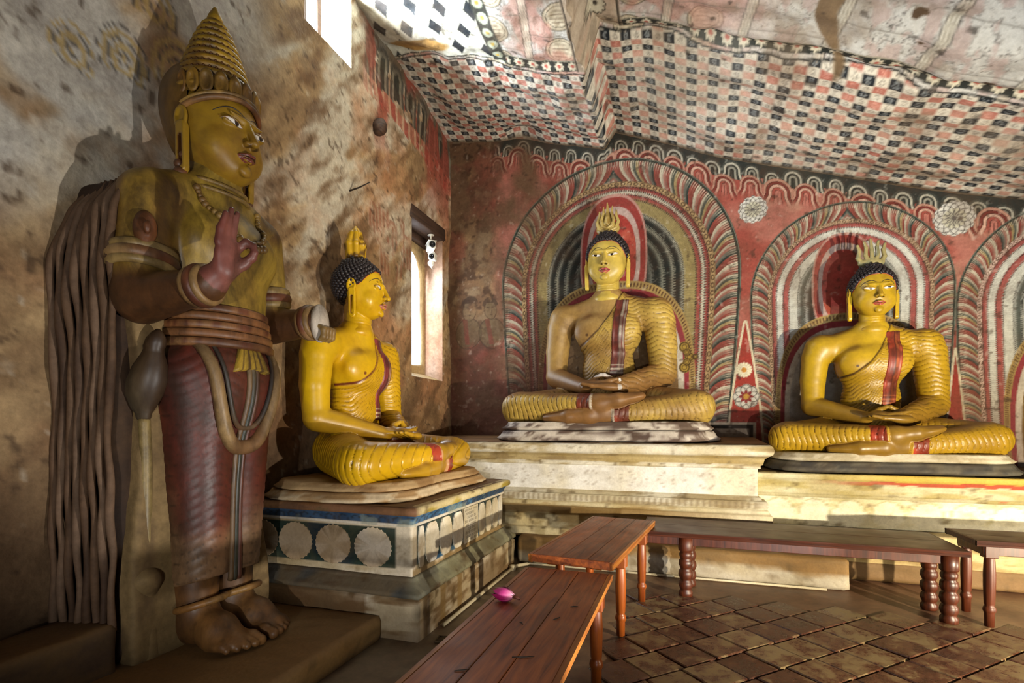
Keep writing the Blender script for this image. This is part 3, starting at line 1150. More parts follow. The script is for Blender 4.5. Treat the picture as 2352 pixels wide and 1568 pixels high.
def standing(loc, rz):
    root = empty('standing_statue', loc, rz,
                 'tall crowned standing statue with raised right hand against the left wall', 'statue')
    # --- torso, arms and hands: one skin
    s = Sdf()
    s.el((0, .02, 2.38), (.36, .25, .40), g='torso')
    s.el((0, -.01, 1.98), (.30, .24, .40), .14, 'torso')
    for q in (-1, 1):
        s.el((q * .16, -.13, 2.44), (.17, .11, .15), .10, 'torso')
        s.rc((q * .08, .06, 2.78), (q * .36, .06, 2.66), .14, .15, .10, 'torso')
    s.rc((0, .06, 2.6), (0, .02, 2.95), .17, .15, .08, 'torso')
    s.rc((-.415, .05, 2.62), (-.475, .03, 2.10), .160, .135, .05, 'armR')
    s.rc((-.475, .02, 2.04), (-.450, -.43, 2.085), .140, .085, .04, 'armR')
    # raised hand, palm forward
    hp = lambda x, y, z: (-.44 + x * .88, -.50 + y * .88, 2.13 + z * .88)
    s.rc((-.45, -.43, 2.085), hp(0, -.03, .03), .078, .066, .04, 'handR')
    s.el(hp(.0, -.06, .115), (.075, .040, .105), .03, 'handR', (.15, 0, 0))
    for i, xx in enumerate((-.062, -.022, .020)):
        L = (.17, .205, .195)[i]
        s.chain([hp(xx, -.065, .18), hp(xx + .004, -.075, .18 + L * .45), hp(xx + .016, -.10, .18 + L)], (.024, .022, .014), .010, 'handR')
    s.chain([hp(.062, -.07, .17), hp(.088, -.115, .215), hp(.105, -.150, .195), hp(.105, -.165, .155)], (.024, .022, .019, .014), .010, 'handR')
    s.chain([hp(.045, -.06, .045), hp(.085, -.10, .085), hp(.103, -.145, .125), hp(.104, -.165, .155)], (.034, .028, .021, .015), .016, 'handR')
    # left forearm held forward
    s.rc((.40, .05, 2.62), (.47, .03, 2.08), .150, .130, .05, 'armL')
    s.rc((.47, .02, 2.05), (.475, -.36, 2.06), .125, .092, .04, 'armL')
    V, F, nr = skin(s, (-.70, -.74, 1.66), (.70, .36, 3.02), .0115)
    names = ['torso', 'armR', 'handR', 'armL']
    gi = s.groups(V, names).argmin(0)
    c = aged(V, OCH, OCH2, BRN, 51, .7, .75)
    x, y, z = V.T
    c = mix(c, hexc('a88a30'), (gi == 0) * sm(.1, -.25, y) * .6)
    c = mix(c, hexc('4e3018'), ((gi == 1) | (gi == 3)) * sm(2.22, 2.10, z))
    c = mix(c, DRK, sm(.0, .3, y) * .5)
    hand = gi == 2
    c[hand] = aged(V[hand], hexc('6e3a30'), hexc('8a5a50'), hexc('4a2018'), 57)
    obj('body', V, F, M['aged'], root, lin(np.clip(c, 0, 1)))
    # --- left hand: broken pale palm with curled fingers
    ph = Sdf()
    ph.el((.475, -.41, 2.05), (.085, .045, .135), .02)
    V, F, nr = skin(ph, (.34, -.52, 1.86), (.62, -.30, 2.24), .010)
    obj('left_palm', V, F, M['aged'], root, lin(aged(V, hexc('b9ac9c'), hexc('cfc4b6'), hexc('8d7a66'), 61)))
    for i in range(4):
        p = Sdf()
        xx = .430 + .032 * i
        p.chain([(xx, -.435, 2.025), (xx, -.478, 2.000), (xx, -.474, 1.950), (xx, -.445, 1.930)], (.017, .021, .019, .014), .01)
        V, F, nr = skin(p, (xx - .05, -.53, 1.88), (xx + .05, -.39, 2.07), .009)
        obj('finger', V, F, M['aged'], root, lin(aged(V, hexc('8a6a3a'), hexc('a58a50'), DRK, 63)))
    # --- skirt
    k = Sdf()
    k.el((0, .0, 1.62), (.345, .27, .40))
    for q in (-1, 1):
        k.rc((q * .14, .0, 1.62), (q * .125, .0, .40), .225, .150, .10)
    f = Sdf()
    f.fn(lambda P: np.maximum(np.maximum(k(P), .385 - P[:, 2] - .25 * P[:, 1]), P[:, 2] - 1.95))
    V, F, nr = skin(f, (-.55, -.45, .26), (.55, .42, 2.02), .0125)
    x, y, z = V.T
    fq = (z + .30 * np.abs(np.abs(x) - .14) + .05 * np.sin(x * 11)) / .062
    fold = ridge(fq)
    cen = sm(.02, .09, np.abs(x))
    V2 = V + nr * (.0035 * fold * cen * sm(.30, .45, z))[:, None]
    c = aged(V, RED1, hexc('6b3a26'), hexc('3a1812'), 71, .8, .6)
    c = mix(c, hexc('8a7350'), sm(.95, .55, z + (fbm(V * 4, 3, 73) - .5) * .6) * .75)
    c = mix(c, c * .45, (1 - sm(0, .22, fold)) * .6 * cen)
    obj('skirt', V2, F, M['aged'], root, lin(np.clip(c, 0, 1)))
    kf = k
    # centre pleat and hanging drape
    zz = np.linspace(1.86, .36, 60)
    for dx, rr, col in ((-.028, .017, '6a5238'), (.0, .019, '34382f'), (.028, .017, '5e3426')):
        xx = np.full_like(zz, dx) + .012 * np.sin(zz * 5)
        yy, _ = front_y(kf, xx, zz, -.7, .3)
        V, F = tube(np.c_[xx, yy - .006, zz], rr, 8)
        obj('pleat_fold', V, F, M['aged'], root, lin(aged(V, hexc(col), hexc('8a7350'), DRK, 75)))
    t = np.linspace(-1, 1, 50)
    for w_, dep, rr, col in ((.27, .66, .050, '8d7048'), (.215, .54, .018, '2e2a26')):
        xx = w_ * np.sign(t) * np.abs(t) ** .75
        z2 = 1.86 - dep * (1 - np.abs(t) ** 2.2)
        yy, _ = front_y(kf, xx, z2, -.7, .3)
        V, F = tube(np.c_[xx, yy - .012, z2], rr * (1 - .35 * np.abs(t)), 12)
        obj('hanging_drape', V, F, M['aged'], root, lin(aged(V, hexc(col), hexc('a08458'), hexc('54301c'), 77)))
    U, W = np.meshgrid(np.linspace(-1, 1, 25), np.linspace(0, 1, 15), indexing='ij')
    X, Z = (.055 + .085 * W) * U, 1.86 - .19 * W - .02 * np.abs(U)
    patch_mesh('fan_knot', kf, X, Z, lambda x, z: mix(hexc('b08f30'), hexc('4a3420'), (np.sin(U.ravel() * 17) > .55) * .8), M['aged'], root, lambda p: p, .035)
    # --- belt of stacked bands
    for i in range(5):
        z0 = 1.80 + .052 * i
        rx, ry = .345 - .009 * i, .285 - .008 * i
        n = 80
        prof = [(-.02, 0), (.004, .003), (.012, .012), (.012, .040), (.004, .049), (-.02, .052)]
        V = []
        for (o, h) in prof:
            pt = np.linspace(0, 2 * math.pi, n, endpoint=False)
            V.append(np.c_[(rx + o) * np.cos(pt), -.005 + (ry + o) * np.sin(pt), np.full(n, z0 + h)])
        V = np.concatenate(V)
        F = np.array([(a * n + b, a * n + (b + 1) % n, (a + 1) * n + (b + 1) % n, (a + 1) * n + b) for a in range(len(prof) - 1) for b in range(n)])
        ang = np.arctan2(V[:, 1], V[:, 0])
        c = aged(V, hexc('8a5a34'), hexc('9c7448'), hexc('4a2a18'), 81 + i)
        hh = (V[:, 2] - z0)
        c = mix(c, hexc('5a2a1c'), ((np.sin(ang * 60) > .2) & (hh > .008) & (hh < .045)) * .6 * (i % 2 == 0))
        obj('belt_band', V, F, M['aged'], root, lin(c))
    # --- feet with toes, anklets
    for q in (-1, 1):
        p = Sdf()
        X0 = q * .135
        p.rc((X0, .03, .42), (X0, .02, .16), .135, .115, .05)
        p.el((X0, .06, .07), (.10, .12, .075), .05)
        p.chain([(X0, -.0, .14), (X0 + q * .01, -.18, .085), (X0 + q * .015, -.30, .05)], (.115, .105, .055), .06)
        p.el((X0 + q * .012, -.26, .05), (.125, .11, .05), .05)
        for i in range(5):
            xx = X0 + q * (-.085 + .048 * i)
            yy = (-.40, -.405, -.39, -.365, -.335)[i]
            r = (.035, .026, .025, .024, .022)[i]
            p.chain([(xx, -.27, .050), (xx, (yy - .27) / 2, .052), (xx, yy, .034)], (r, r, r * .9), .014)
        V, F, nr = skin(p, (X0 - .22, -.50, -.02), (X0 + .22, .24, .45), .010)
        V[:, 2] = np.maximum(V[:, 2], 0.0)
        obj('foot', V, F, M['aged'], root, lin(aged(V, hexc('6e4a26'), hexc('8a6436'), hexc('3c2412'), 91)))
        V, F = ring_tube((X0, .03, .40), (X0 + q * .0, -.06, .10), .52, .135, .022)
        obj('anklet', V, F, M['aged'], root, lin(aged(V, hexc('7a5228'), hexc('93703a'), DRK, 93)))
    # --- jewellery
    for (a, b, nm) in (((-.415, .05, 2.62), (-.475, .03, 2.10), 'R'), ((.40, .05, 2.62), (.47, .03, 2.08), 'L')):
        for i, (t, r) in enumerate(((.62, .024), (.70, .030), (.78, .022))):
            V, F = ring_tube(a, b, t, .150 if a[0] < 0 else .142, r, 36, 10, 1.25)
            obj('armlet', V, F, M['aged'], root, lin(aged(V, hexc(('8d7444', '6a3c24', '8d7444')[i]), hexc('a08a5a'), DRK, 95 + i)))
    cr = Sdf()
    cr.el((-.525, -.070, 2.40), (.065, .055, .10), .02, rot=(0, .05, .9))
    cr.el((-.545, -.115, 2.37), (.02, .02, .03), .015)
    for q in (-1, 1):
        cr.el((-.535 - .03 * q, -.105 - .035 * q, 2.39), (.018, .018, .035), .01)
    V, F, nr = skin(cr, (-.66, -.20, 2.26), (-.40, .06, 2.54), .009)
    obj('armlet_crest', V, F, M['aged'], root, lin(aged(V, hexc('6a3a20'), hexc('83542c'), hexc('3a1c10'), 99)))
    for (a, b) in (((-.475, .02, 2.04), (-.450, -.43, 2.085)), ((.47, .02, 2.05), (.475, -.36, 2.06))):
        for i, (t, r) in enumerate(((.84, .022), (.92, .028), (1.0, .020))):
            V, F = ring_tube(a, b, t, .092 if a[0] < 0 else .100, r, 32, 10, 1.2)
            obj('bracelet', V, F, M['aged'], root, lin(aged(V, hexc(('8a6a40', '5a2a1a', '8a6a40')[i]), hexc('a58a5c'), DRK, 101 + i)))
    # necklace: beaded loop and pendant cluster
    mb = MB()
    t = np.linspace(-1, 1, 46)
    nx = .225 * np.sin(t * 1.75) * 1.05
    nzv = 2.84 - .37 * np.cos(t * 1.57) ** 1.3
    ny, _ = front_y(s, nx, nzv, -.6, .4)
    ny = np.where(np.abs(t) > .8, np.interp(np.abs(t), [.8, 1], [-.06, .10]), ny)
    for (a, b, e, tt) in zip(nx, ny, nzv, t):
        mb.add(sphere((a, b - .012, e), .019 + .004 * math.cos(tt * 40), 8, 5))
    for k2 in range(7):
        mb.add(sphere((-.09 + .03 * k2, -.285, 2.455 - .018 * math.cos((k2 - 3) * .6)), .027, 8, 5))
    V = np.concatenate(mb.V)
    nk = obj('necklace', V, mb.F, M['aged'], root, lin(aged(V, hexc('9a7a3c'), hexc('b89a5c'), hexc('5a3a1c'), 111)))
    for i, rr in enumerate((.215, .20)):
        V, F = tube(ring_path(0, .03, 2.80 + .05 * i, rr, rr * .85, .03), .013, 8, False)
        obj('neck_cord', V, F, M['aged'], root, lin(aged(V, hexc('7a5a2c'), hexc('a08444'), DRK, 113)))
    # --- head, tall ringed crown with leaf tiara
    P = dict(skin=hexc('96741f'), skin2=hexc('7a5518'), lip=hexc('6a3428'), line=hexc('2a1a10'), headmat='gold_dusty')
    HS, HZ = .60, 2.875
    make_head(root, HS, (0, -.02, HZ), P, .15, False, 0)
    cb = Sdf()
    cb.el((0, .07, HZ + .36), (.245, .245, .30))
    cb.el((0, .12, HZ + .52), (.235, .24, .26), .1)
    cb.el((0, -.16, HZ + .05), (.205, .20, .40), .02, sub=True)
    V, F, nr = skin(cb, (-.32, -.3, HZ - .1), (.32, .42, HZ + .86), .013)
    keep = (V[:, 1] > -.02) | (V[:, 2] > HZ + .46)
    F = F[keep[F].all(1)]
    obj('crown_cap', V, F, M['aged'], root, lin(aged(V, hexc('6a4a16'), hexc('80601e'), hexc('3c240e'), 121)))
    prof = [(.232, HZ + .50)]
    zc, rc_ = HZ + .50, .232
    nring = 11
    for i in range(nring):
        u0, u1 = i / nring, (i + 1) / nring
        r0 = .232 * (1 - u0) ** .8 + .04 * u0
        r1 = .232 * (1 - u1) ** .8 + .04 * u1
        z0, z1 = HZ + .50 + .54 * u0, HZ + .50 + .54 * u1
        for a, e in ((.05, .012), (.3, .020), (.6, .018), (.78, .004), (.92, .0)):
            prof.append((r0 + (r1 - r0) * a + e, z0 + (z1 - z0) * a))
    prof += [(.050, HZ + 1.045), (.040, HZ + 1.08), (.012, HZ + 1.135), (.002, HZ + 1.145)]
    V, F = lathe(prof, 40, 0, .02)
    c = aged(V, hexc('a5811f'), hexc('b8962a'), hexc('6a4416'), 123)
    u = (V[:, 2] - HZ - .50) / .54 * nring
    c = mix(c, hexc('5a3216'), ((u - np.floor(u)) > .7) * .8 * (u < nring))
    obj('crown_cone', V, F, M['aged'], root, lin(c))
    # beaded rows on the crown
    mb = MB()
    for i in range(0, nring - 1):
        u0 = (i + .88) / nring
        r0 = .232 * (1 - u0) ** .8 + .04 * u0 + .006
        n = max(10, int(2 * math.pi * r0 / .034))
        for j in range(n):
            a = 2 * math.pi * j / n
            mb.add(sphere((r0 * math.cos(a), .02 + r0 * math.sin(a), HZ + .50 + .54 * u0), .009, 6, 4))
    bd = mb.build('crown_bead', M['beads'], root, True)
    bd['kind'] = 'stuff'
    for i in range(13):
        a = math.pi * (-.5 + (i - 6) * .105) 
        ca, sa = math.cos(a), math.sin(a)
        R = .236
        p = Sdf()
        cx, cy, cz = R * ca, .0 + R * sa * 1.02, HZ + .525 + .0 * i
        p.el((0, 0, .0), (.040, .018, .075), .01)
        p.el((0, -.012, -.01), (.026, .012, .045), .008, sub=True)
        V, F, nr = skin(p, (-.06, -.04, -.10), (.06, .04, .10), .009)
        rot = a + math.pi / 2
        X = V[:, 0] * math.cos(rot) - V[:, 1] * math.sin(rot) + cx
        Y = V[:, 0] * math.sin(rot) + V[:, 1] * math.cos(rot) + cy
        V = np.c_[X, Y, V[:, 2] + cz]
        obj('tiara_leaf', V, F, M['aged'], root, lin(aged(V, hexc('8a6620'), hexc('a5843c'), hexc('4a2a14'), 131 + i)))
    for i, (dz, rr, col) in enumerate(((.435, .017, '7a4a2a'), (.462, .013, 'b08a44'))):
        t = np.linspace(-1.9, 1.9, 50)
        pts = np.c_[.236 * np.sin(t), .0 - .242 * np.cos(t), HZ + dz - .05 * np.abs(t / 1.9) ** 2 + .03 * np.cos(t * 1.6)]
        V, F = tube(pts, rr, 8)
        obj('tiara_band', V, F, M['aged'], root, lin(aged(V, hexc(col), hexc('a5844c'), DRK, 145 + i)))
    for q in (-1, 1):
        mb = MB()
        for j, (dz, r) in enumerate(((.02, .030), (-.035, .040), (-.085, .028), (.07, .022))):
            mb.add(sphere((q * .25, .02 - .01 * j, HZ + dz), r, 10, 7))
        V = np.concatenate(mb.V)
        obj('earring', V, mb.F, M['aged'], root, lin(aged(V, hexc('7a4a2c'), hexc('9a6c44'), DRK, 151)))
    # --- stone slab behind, hanging mantle pleats on its near side
    def slab(nm, x0, x1, y0, y1, z0, z1, cols, seed, c=.03):
        V, F = cbox(x0, x1, y0, y1, z0, z1, c)
        return obj(nm, V, F, M['slab'], root, lin(aged(V, *cols, seed)), False)
    f = Sdf()
    def sl(P):
        q = np.abs(P - _v((-.06, .30, 1.36))) - _v((.40, .085, 1.28))
        return np.sqrt((np.maximum(q, 0) ** 2).sum(1)) + np.minimum(q.max(1), 0) - .09
    f.fn(sl)
    V, F, nr = skin(f, (-.66, -.02, -.16), (.66, .62, 2.80), .022)
    V[:, 0] -= .22 * np.maximum(0, V[:, 1] - .10) * (V[:, 0] < 0) * sm(2.7, 2.3, V[:, 2])
    V = V + nr * ((fbm(V * 3, 4, 161) - .5) * .05)[:, None]
    obj('backing_slab', V, F, M['slab'], root, lin(aged(V, hexc('2e1e14'), hexc('46321f'), hexc('1c110b'), 163, .8, .7)))
    f = Sdf()
    def s2(P):
        hw = .36 - .05 * np.sin(np.clip((P[:, 2] - .6) * 2.2, 0, 3.14)) + .10 * sm(.85, .35, P[:, 2]) * (P[:, 0] > 0)
        q = np.stack([np.abs(P[:, 0] + .06) - hw - .06, np.abs(P[:, 1] - .13) - .06, np.abs(P[:, 2] - 1.0) - .98], 1)
        return (np.sqrt((np.maximum(q, 0) ** 2).sum(1)) + np.minimum(q.max(1), 0) - .03) * .9
    f.fn(s2)
    V, F, nr = skin(f, (-.68, .0, -.06), (.62, .30, 2.06), .018)
    V = V + nr * ((fbm(V * 4, 4, 165) - .5) * .03)[:, None]
    obj('backing_panel', V, F, M['slab'], root, lin(aged(V, hexc('6e5a3a'), hexc('846c48'), hexc('4a3826'), 167, .7, .6)))
    nP = 8
    for i in range(nP):
        zz = np.linspace(2.70, .22, 80)
        tt = (2.70 - zz) / 2.5
        yy = .045 + .045 * i + (.055 + .003 * i) * sm(0, .26, tt) + .012 * np.sin(zz * 5.3 + .25 * i) + .004 * np.sin(zz * 17 + i)
        xx = -.525 - .070 * sm(0, .08, tt) + .012 * np.sin(zz * 4.4 + .3 * i) + .005 * np.sin(zz * 13 + 2 * i) + .01 * tt - .010 * i * sm(0, .2, tt)
        rr = .0185 * sm(-.06, .06, tt) * (1 - .1 * tt) * (1 + .18 * np.sin(zz * 9 + 1.7 * i)) + .002
        V, F = tube(np.c_[xx, yy, zz], rr, 9)
        obj('mantle_pleat', V, F, M['slab'], root, lin(aged(V, hexc('56402e'), hexc('6e5846'), hexc('2e1e14'), 171 + i, .8, .7)))
    # lotus bud on a stalk against the slab
    prof = [(.030, 0), (.045, .02), (.050, .05), (.075, .09), (.115, .18), (.125, .26), (.105, .36), (.070, .44), (.062, .47), (.068, .49), (.06, .54), (.035, .58), (.01, .60)]
    V, F = lathe(prof, 24)
    th = -.32
    Y = V[:, 1] * math.cos(th) - (V[:, 2] - .1) * math.sin(th) * -1
    Z = V[:, 2]
    V = np.c_[V[:, 0] * .75 - .43, V[:, 1] * .9 + .07 - .25 * np.maximum(0, V[:, 2] - .15), V[:, 2] * .86 + 1.36]
    obj('lotus_bud', V, F, M['aged'], root, lin(aged(V, hexc('463420'), hexc('5c5a4c'), hexc('23180f'), 181)))
    zz = np.linspace(1.38, .52, 30)
    V, F = tube(np.c_[np.full(30, -.43) + .02 * (1.38 - zz), .075 + .015 * np.sin(zz * 4), zz], np.interp(zz, [.52, .9, 1.38], [.050, .034, .030]), 12)
    obj('bud_stalk', V, F, M['aged'], root, lin(aged(V, hexc('8a7442'), hexc('a08a58'), hexc('4a3a20'), 183)))
    f = Sdf()
    f.el((-.42, .09, .46), (.09, .10, .08))
    f.rc((-.40, .11, .42), (-.39, .12, .02), .07, .085, .06)
    V, F, nr = skin(f, (-.6, -.08, -.14), (-.18, .3, .6), .014)
    V[:, 2] = np.maximum(V[:, 2], 0)
    obj('stalk_bracket', V, F, M['slab'], root, lin(aged(V, hexc('6e5a3a'), hexc('846c48'), hexc('4a3826'), 185)))
    return root

# ------------------------------------------------------------------ the room: dimensions
XL, YB, YF, XR = -3.3, 7.0, -3.2, 6.6          # left wall, back wall, front wall, right wall

_cx = np.array([-3.6, -3.3, -2.3, -1.04, -.90, .5, 1.6, 2.73, 4.0, 7.0])
_cy = np.array([-3.4, 3.6, 5.45, 7.0])
_cz = np.array([
    [7.0, 7.0, 6.7, 6.2, 6.6, 6.3, 6.0, 5.6, 5.2, 4.8],
    [6.25, 6.2, 5.95, 5.45, 5.85, 5.40, 4.95, 4.50, 4.10, 3.7],
    [5.92, 5.88, 5.62, 5.20, 5.66, 5.10, 4.62, 4.13, 3.75, 3.4],
    [5.68, 5.63, 5.49, 5.16, 5.36, 4.79, 4.42, 4.07, 3.70, 3.3]])


def ceil_z(X, Y):
    X, Y = np.asarray(X, float), np.asarray(Y, float)
    X = X + .03 * np.sin(Y * 9) + .02 * np.sin(Y * 23)
    rows = np.stack([np.interp(X, _cx, r) for r in _cz], 0)
    j = np.clip(np.searchsorted(_cy, Y, side='right') - 1, 0, len(_cy) - 2)
    t = (Y - _cy[j]) / (_cy[j + 1] - _cy[j])
    t = np.clip(t, -.2, 1.1)
    a = np.take_along_axis(rows, j[None], 0)[0]
    b = np.take_along_axis(rows, (j + 1)[None], 0)[0]
    z = a * (1 - t) + b * t
    p = np.c_[X.ravel(), Y.ravel()]
    n = (fbm(p * 1.6, 3, 201) - .5) * .16 + (fbm(p * 6, 3, 203) - .5) * .035
    # dent near the lower left edge
    d = np.hypot((X - -2.15) / .30, (Y - 6.85) / .22)
    z = z + n.reshape(z.shape) * np.clip((7.02 - Y) / .5, .25, 1) + .10 * np.exp(-d ** 2 * 2)
    # rounded ledge where the checks end
    z = z + .05 * np.exp(-((Y - 5.42) / .06) ** 2) * (X > -.9)
    return z


def wall_top(X):
    return ceil_z(X, np.full_like(np.asarray(X, float), 6.97))


RED, REDD, REDP = hexc('9c4438'), hexc('742a22'), hexc('b07262')
CRM, GRY, BLK, OCR = hexc('cfc3a8'), hexc('8f8a78'), hexc('232622'), hexc('a5874a')
TAN, BRW, DBR, WHT = hexc('8f7550'), hexc('5e432c'), hexc('38241a'), hexc('d9d6cc')


def smooth_paint(f, u, v, d):
    """brush edges averaged over each vertex's surroundings"""
    acc = 0
    for (a, b) in ((-.27, -.13), (.13, -.27), (.27, .13), (-.13, .27)):
        acc = acc + lin(f(u + a * d, v + b * d))
    return acc / 4


def tri(x):
    return np.abs(2 * (x - np.floor(x)) - 1)


def put(c, col, m):
    m = np.asarray(m, float)
    c[:] = mix(c, col, m)


def flower(c, X, Z, cx, cz, r, kind):
    x, z = X - cx, Z - cz
    d = np.hypot(x, z)
    a = np.arctan2(z, x)
    near = d < r * 1.3
    if kind == 'daisy':
        rr = r * (.86 + .14 * np.abs(np.cos(a * 8)))
        put(c, hexc('ddd5b4'), (d < rr) * 1.0)
        put(c, hexc('a58d5a'), (d < rr) * (np.abs(np.cos(a * 8)) < .18) * (d > .4 * r))
        put(c, hexc('c8862e'), d < .34 * r)
    elif kind == 'rosette':
        rr = r * (.90 + .10 * np.abs(np.cos(a * 4)))
        put(c, hexc('c9c6ba'), d < rr)
        for k in range(8):
            b = k * math.pi / 4
            e = np.hypot(x - .55 * r * math.cos(b), z - .55 * r * math.sin(b))
            put(c, hexc('4a4a48'), (np.abs(e - .40 * r) < .03 * r) & (d < rr))
        rs = r * (.34 + .20 * np.abs(np.cos(a * 4)))
        put(c, hexc('8a2a2c'), d < rs)
        put(c, hexc('b8862e'), d < .22 * r)
    else:
        rr = r * (.95 + .05 * np.cos(a * 12))
        put(c, hexc('d3d2c8'), d < rr)
        put(c, hexc('b9b48a'), (d < .55 * r) * .5)
        for k in range(12):
            b = k * math.pi / 6
            e = np.hypot(x - .5 * r * math.cos(b), z - .5 * r * math.sin(b))
            put(c, hexc('5c5a58'), (np.abs(e - .48 * r) < .022 * r) & (d < rr))


def halo(c, X, Z, cx, zc, w, top, lower, pal, zlim):
    x = X - cx
    ax = np.abs(x)
    ks = w / top
    up = Z > zc
    s = np.where(up, np.hypot(ax, (Z - zc) * ks), ax * (1 + lower * np.maximum(0, zc - Z) ** 1.5))
    ang = np.arctan2(ax, np.maximum(1e-6, (Z - zc) * ks))
    t = np.where(up, ang * w * .88, math.pi / 2 * w * .88 + (zc - Z))
    u = s / w
    m = (u < 1) & (Z > zlim)
    wob = (fbm(np.c_[X, Z] * 3, 3, 301) - .5) * .02
    # frilled outer band: tongues of colour that sweep inward and break into fine fringes outside
    sc = w / 1.56
    uu = np.clip((u - .81) / .16, 0, 1)
    p = (t - .15 * sc * (1 - uu) ** 2.2 + wob * 2.0) / (.50 * sc)
    fr = p - np.floor(p)
    kx = _hash(np.floor(p).astype(np.int64), np.floor(p).astype(np.int64) * 0 + int(w * 10), np.floor(p).astype(np.int64) * 0, 7)
    seq = [(0, RED), (.16, CRM), (.25, REDP), (.34, RED), (.42, CRM * .95), (.48, hexc('50584c')), (.56, hexc('b59a62')), (.63, RED), (.72, CRM), (.78, REDP), (.86, hexc('6f7064')), (.94, hexc('2c3a36'))]
    cc = np.zeros(X.shape + (3,)) + RED
    for k2, (a, col) in enumerate(seq):
        nx = seq[(k2 + 1) % len(seq)][0] or 1.0
        mm = (fr >= a) & (fr < nx)
        g = np.clip((fr - a) / (nx - a), 0, 1)
        cc[mm] = mix(np.asarray(col), np.asarray(col) * .72, (g * sm(.9, .2, uu))[mm])
    fine = tri(p * 18)
    cc = mix(cc, CRM, (fine > .70) * (.04 + .80 * sm(.50, .92, uu)))
    cc = mix(cc, BLK, (fine < .25) * (.03 + .88 * sm(.60, .97, uu)))
    band = m & (u >= .81) & (u < .975)
    c[band] = cc[band] * .92
    put(c, hexc('24302a'), m & (u >= .975))
    put(c, hexc('6d7264'), m & (np.abs(u - .995) < .003))
    # beaded chain
    put(c, pal['chain'], m & (u >= .77) & (u < .81))
    b = t / (.095 * w / 1.56)
    bx, bu = (b - np.floor(b) - .5) / .30, (u - .79) / .012
    e = np.hypot(bx, bu)
    put(c, hexc('4a3420'), m & (np.abs(e - 1) < .28))
    put(c, hexc('4a3420'), m & ((np.abs(u - .77) < .002) | (np.abs(u - .81) < .002)))
    # inner coloured bands with toothed edges
    tooth = tri(t / (.034 * w / 1.56)) * .016
    v = u + tooth - .008
    edges = [.77] + [e2 for e2, _ in pal['bands']]
    for i, (e2, col) in enumerate(pal['bands']):
        hi = edges[i]
        mm = m & (v < hi) & (u < .77)
        lo = e2
        g = np.clip((hi - v) / (hi - lo), 0, 1)
        if isinstance(col, tuple):
            put(c, mix(col[0], col[1], sm(.05, .60, g)), mm)
        else:
            put(c, col, mm)
        put(c, BLK, mm & (v > hi - .010) & (tooth > .004))
    hat = (tri(t / (.030 * w / 1.56)) > .80) & m & (u < .77)
    put(c, BLK, hat * .22)
    return m


def oval(X, Z, cx, cz, a, b, p=2.0):
    return (np.abs((X - cx) / a) ** p + np.abs((Z - cz) / b) ** p) ** (1 / p)


def body_aura(c, X, Z, cx, z0, a, b, inner, zlim):
    d = oval(X, Z, cx, z0, a, b, 2.8)
    m = Z > zlim
    put(c, OCR, m & (d < 1.0))
    bb = np.arctan2(Z - z0, X - cx) * 34
    put(c, hexc('5a3a22'), m & (d < .985) & (d > .945) & (tri(bb) > .55))
    put(c, hexc('96303a'), m & (d < .93))
    put(c, hexc('c9bfae'), m & (d < .87))
    put(c, inner, m & (d < .80))


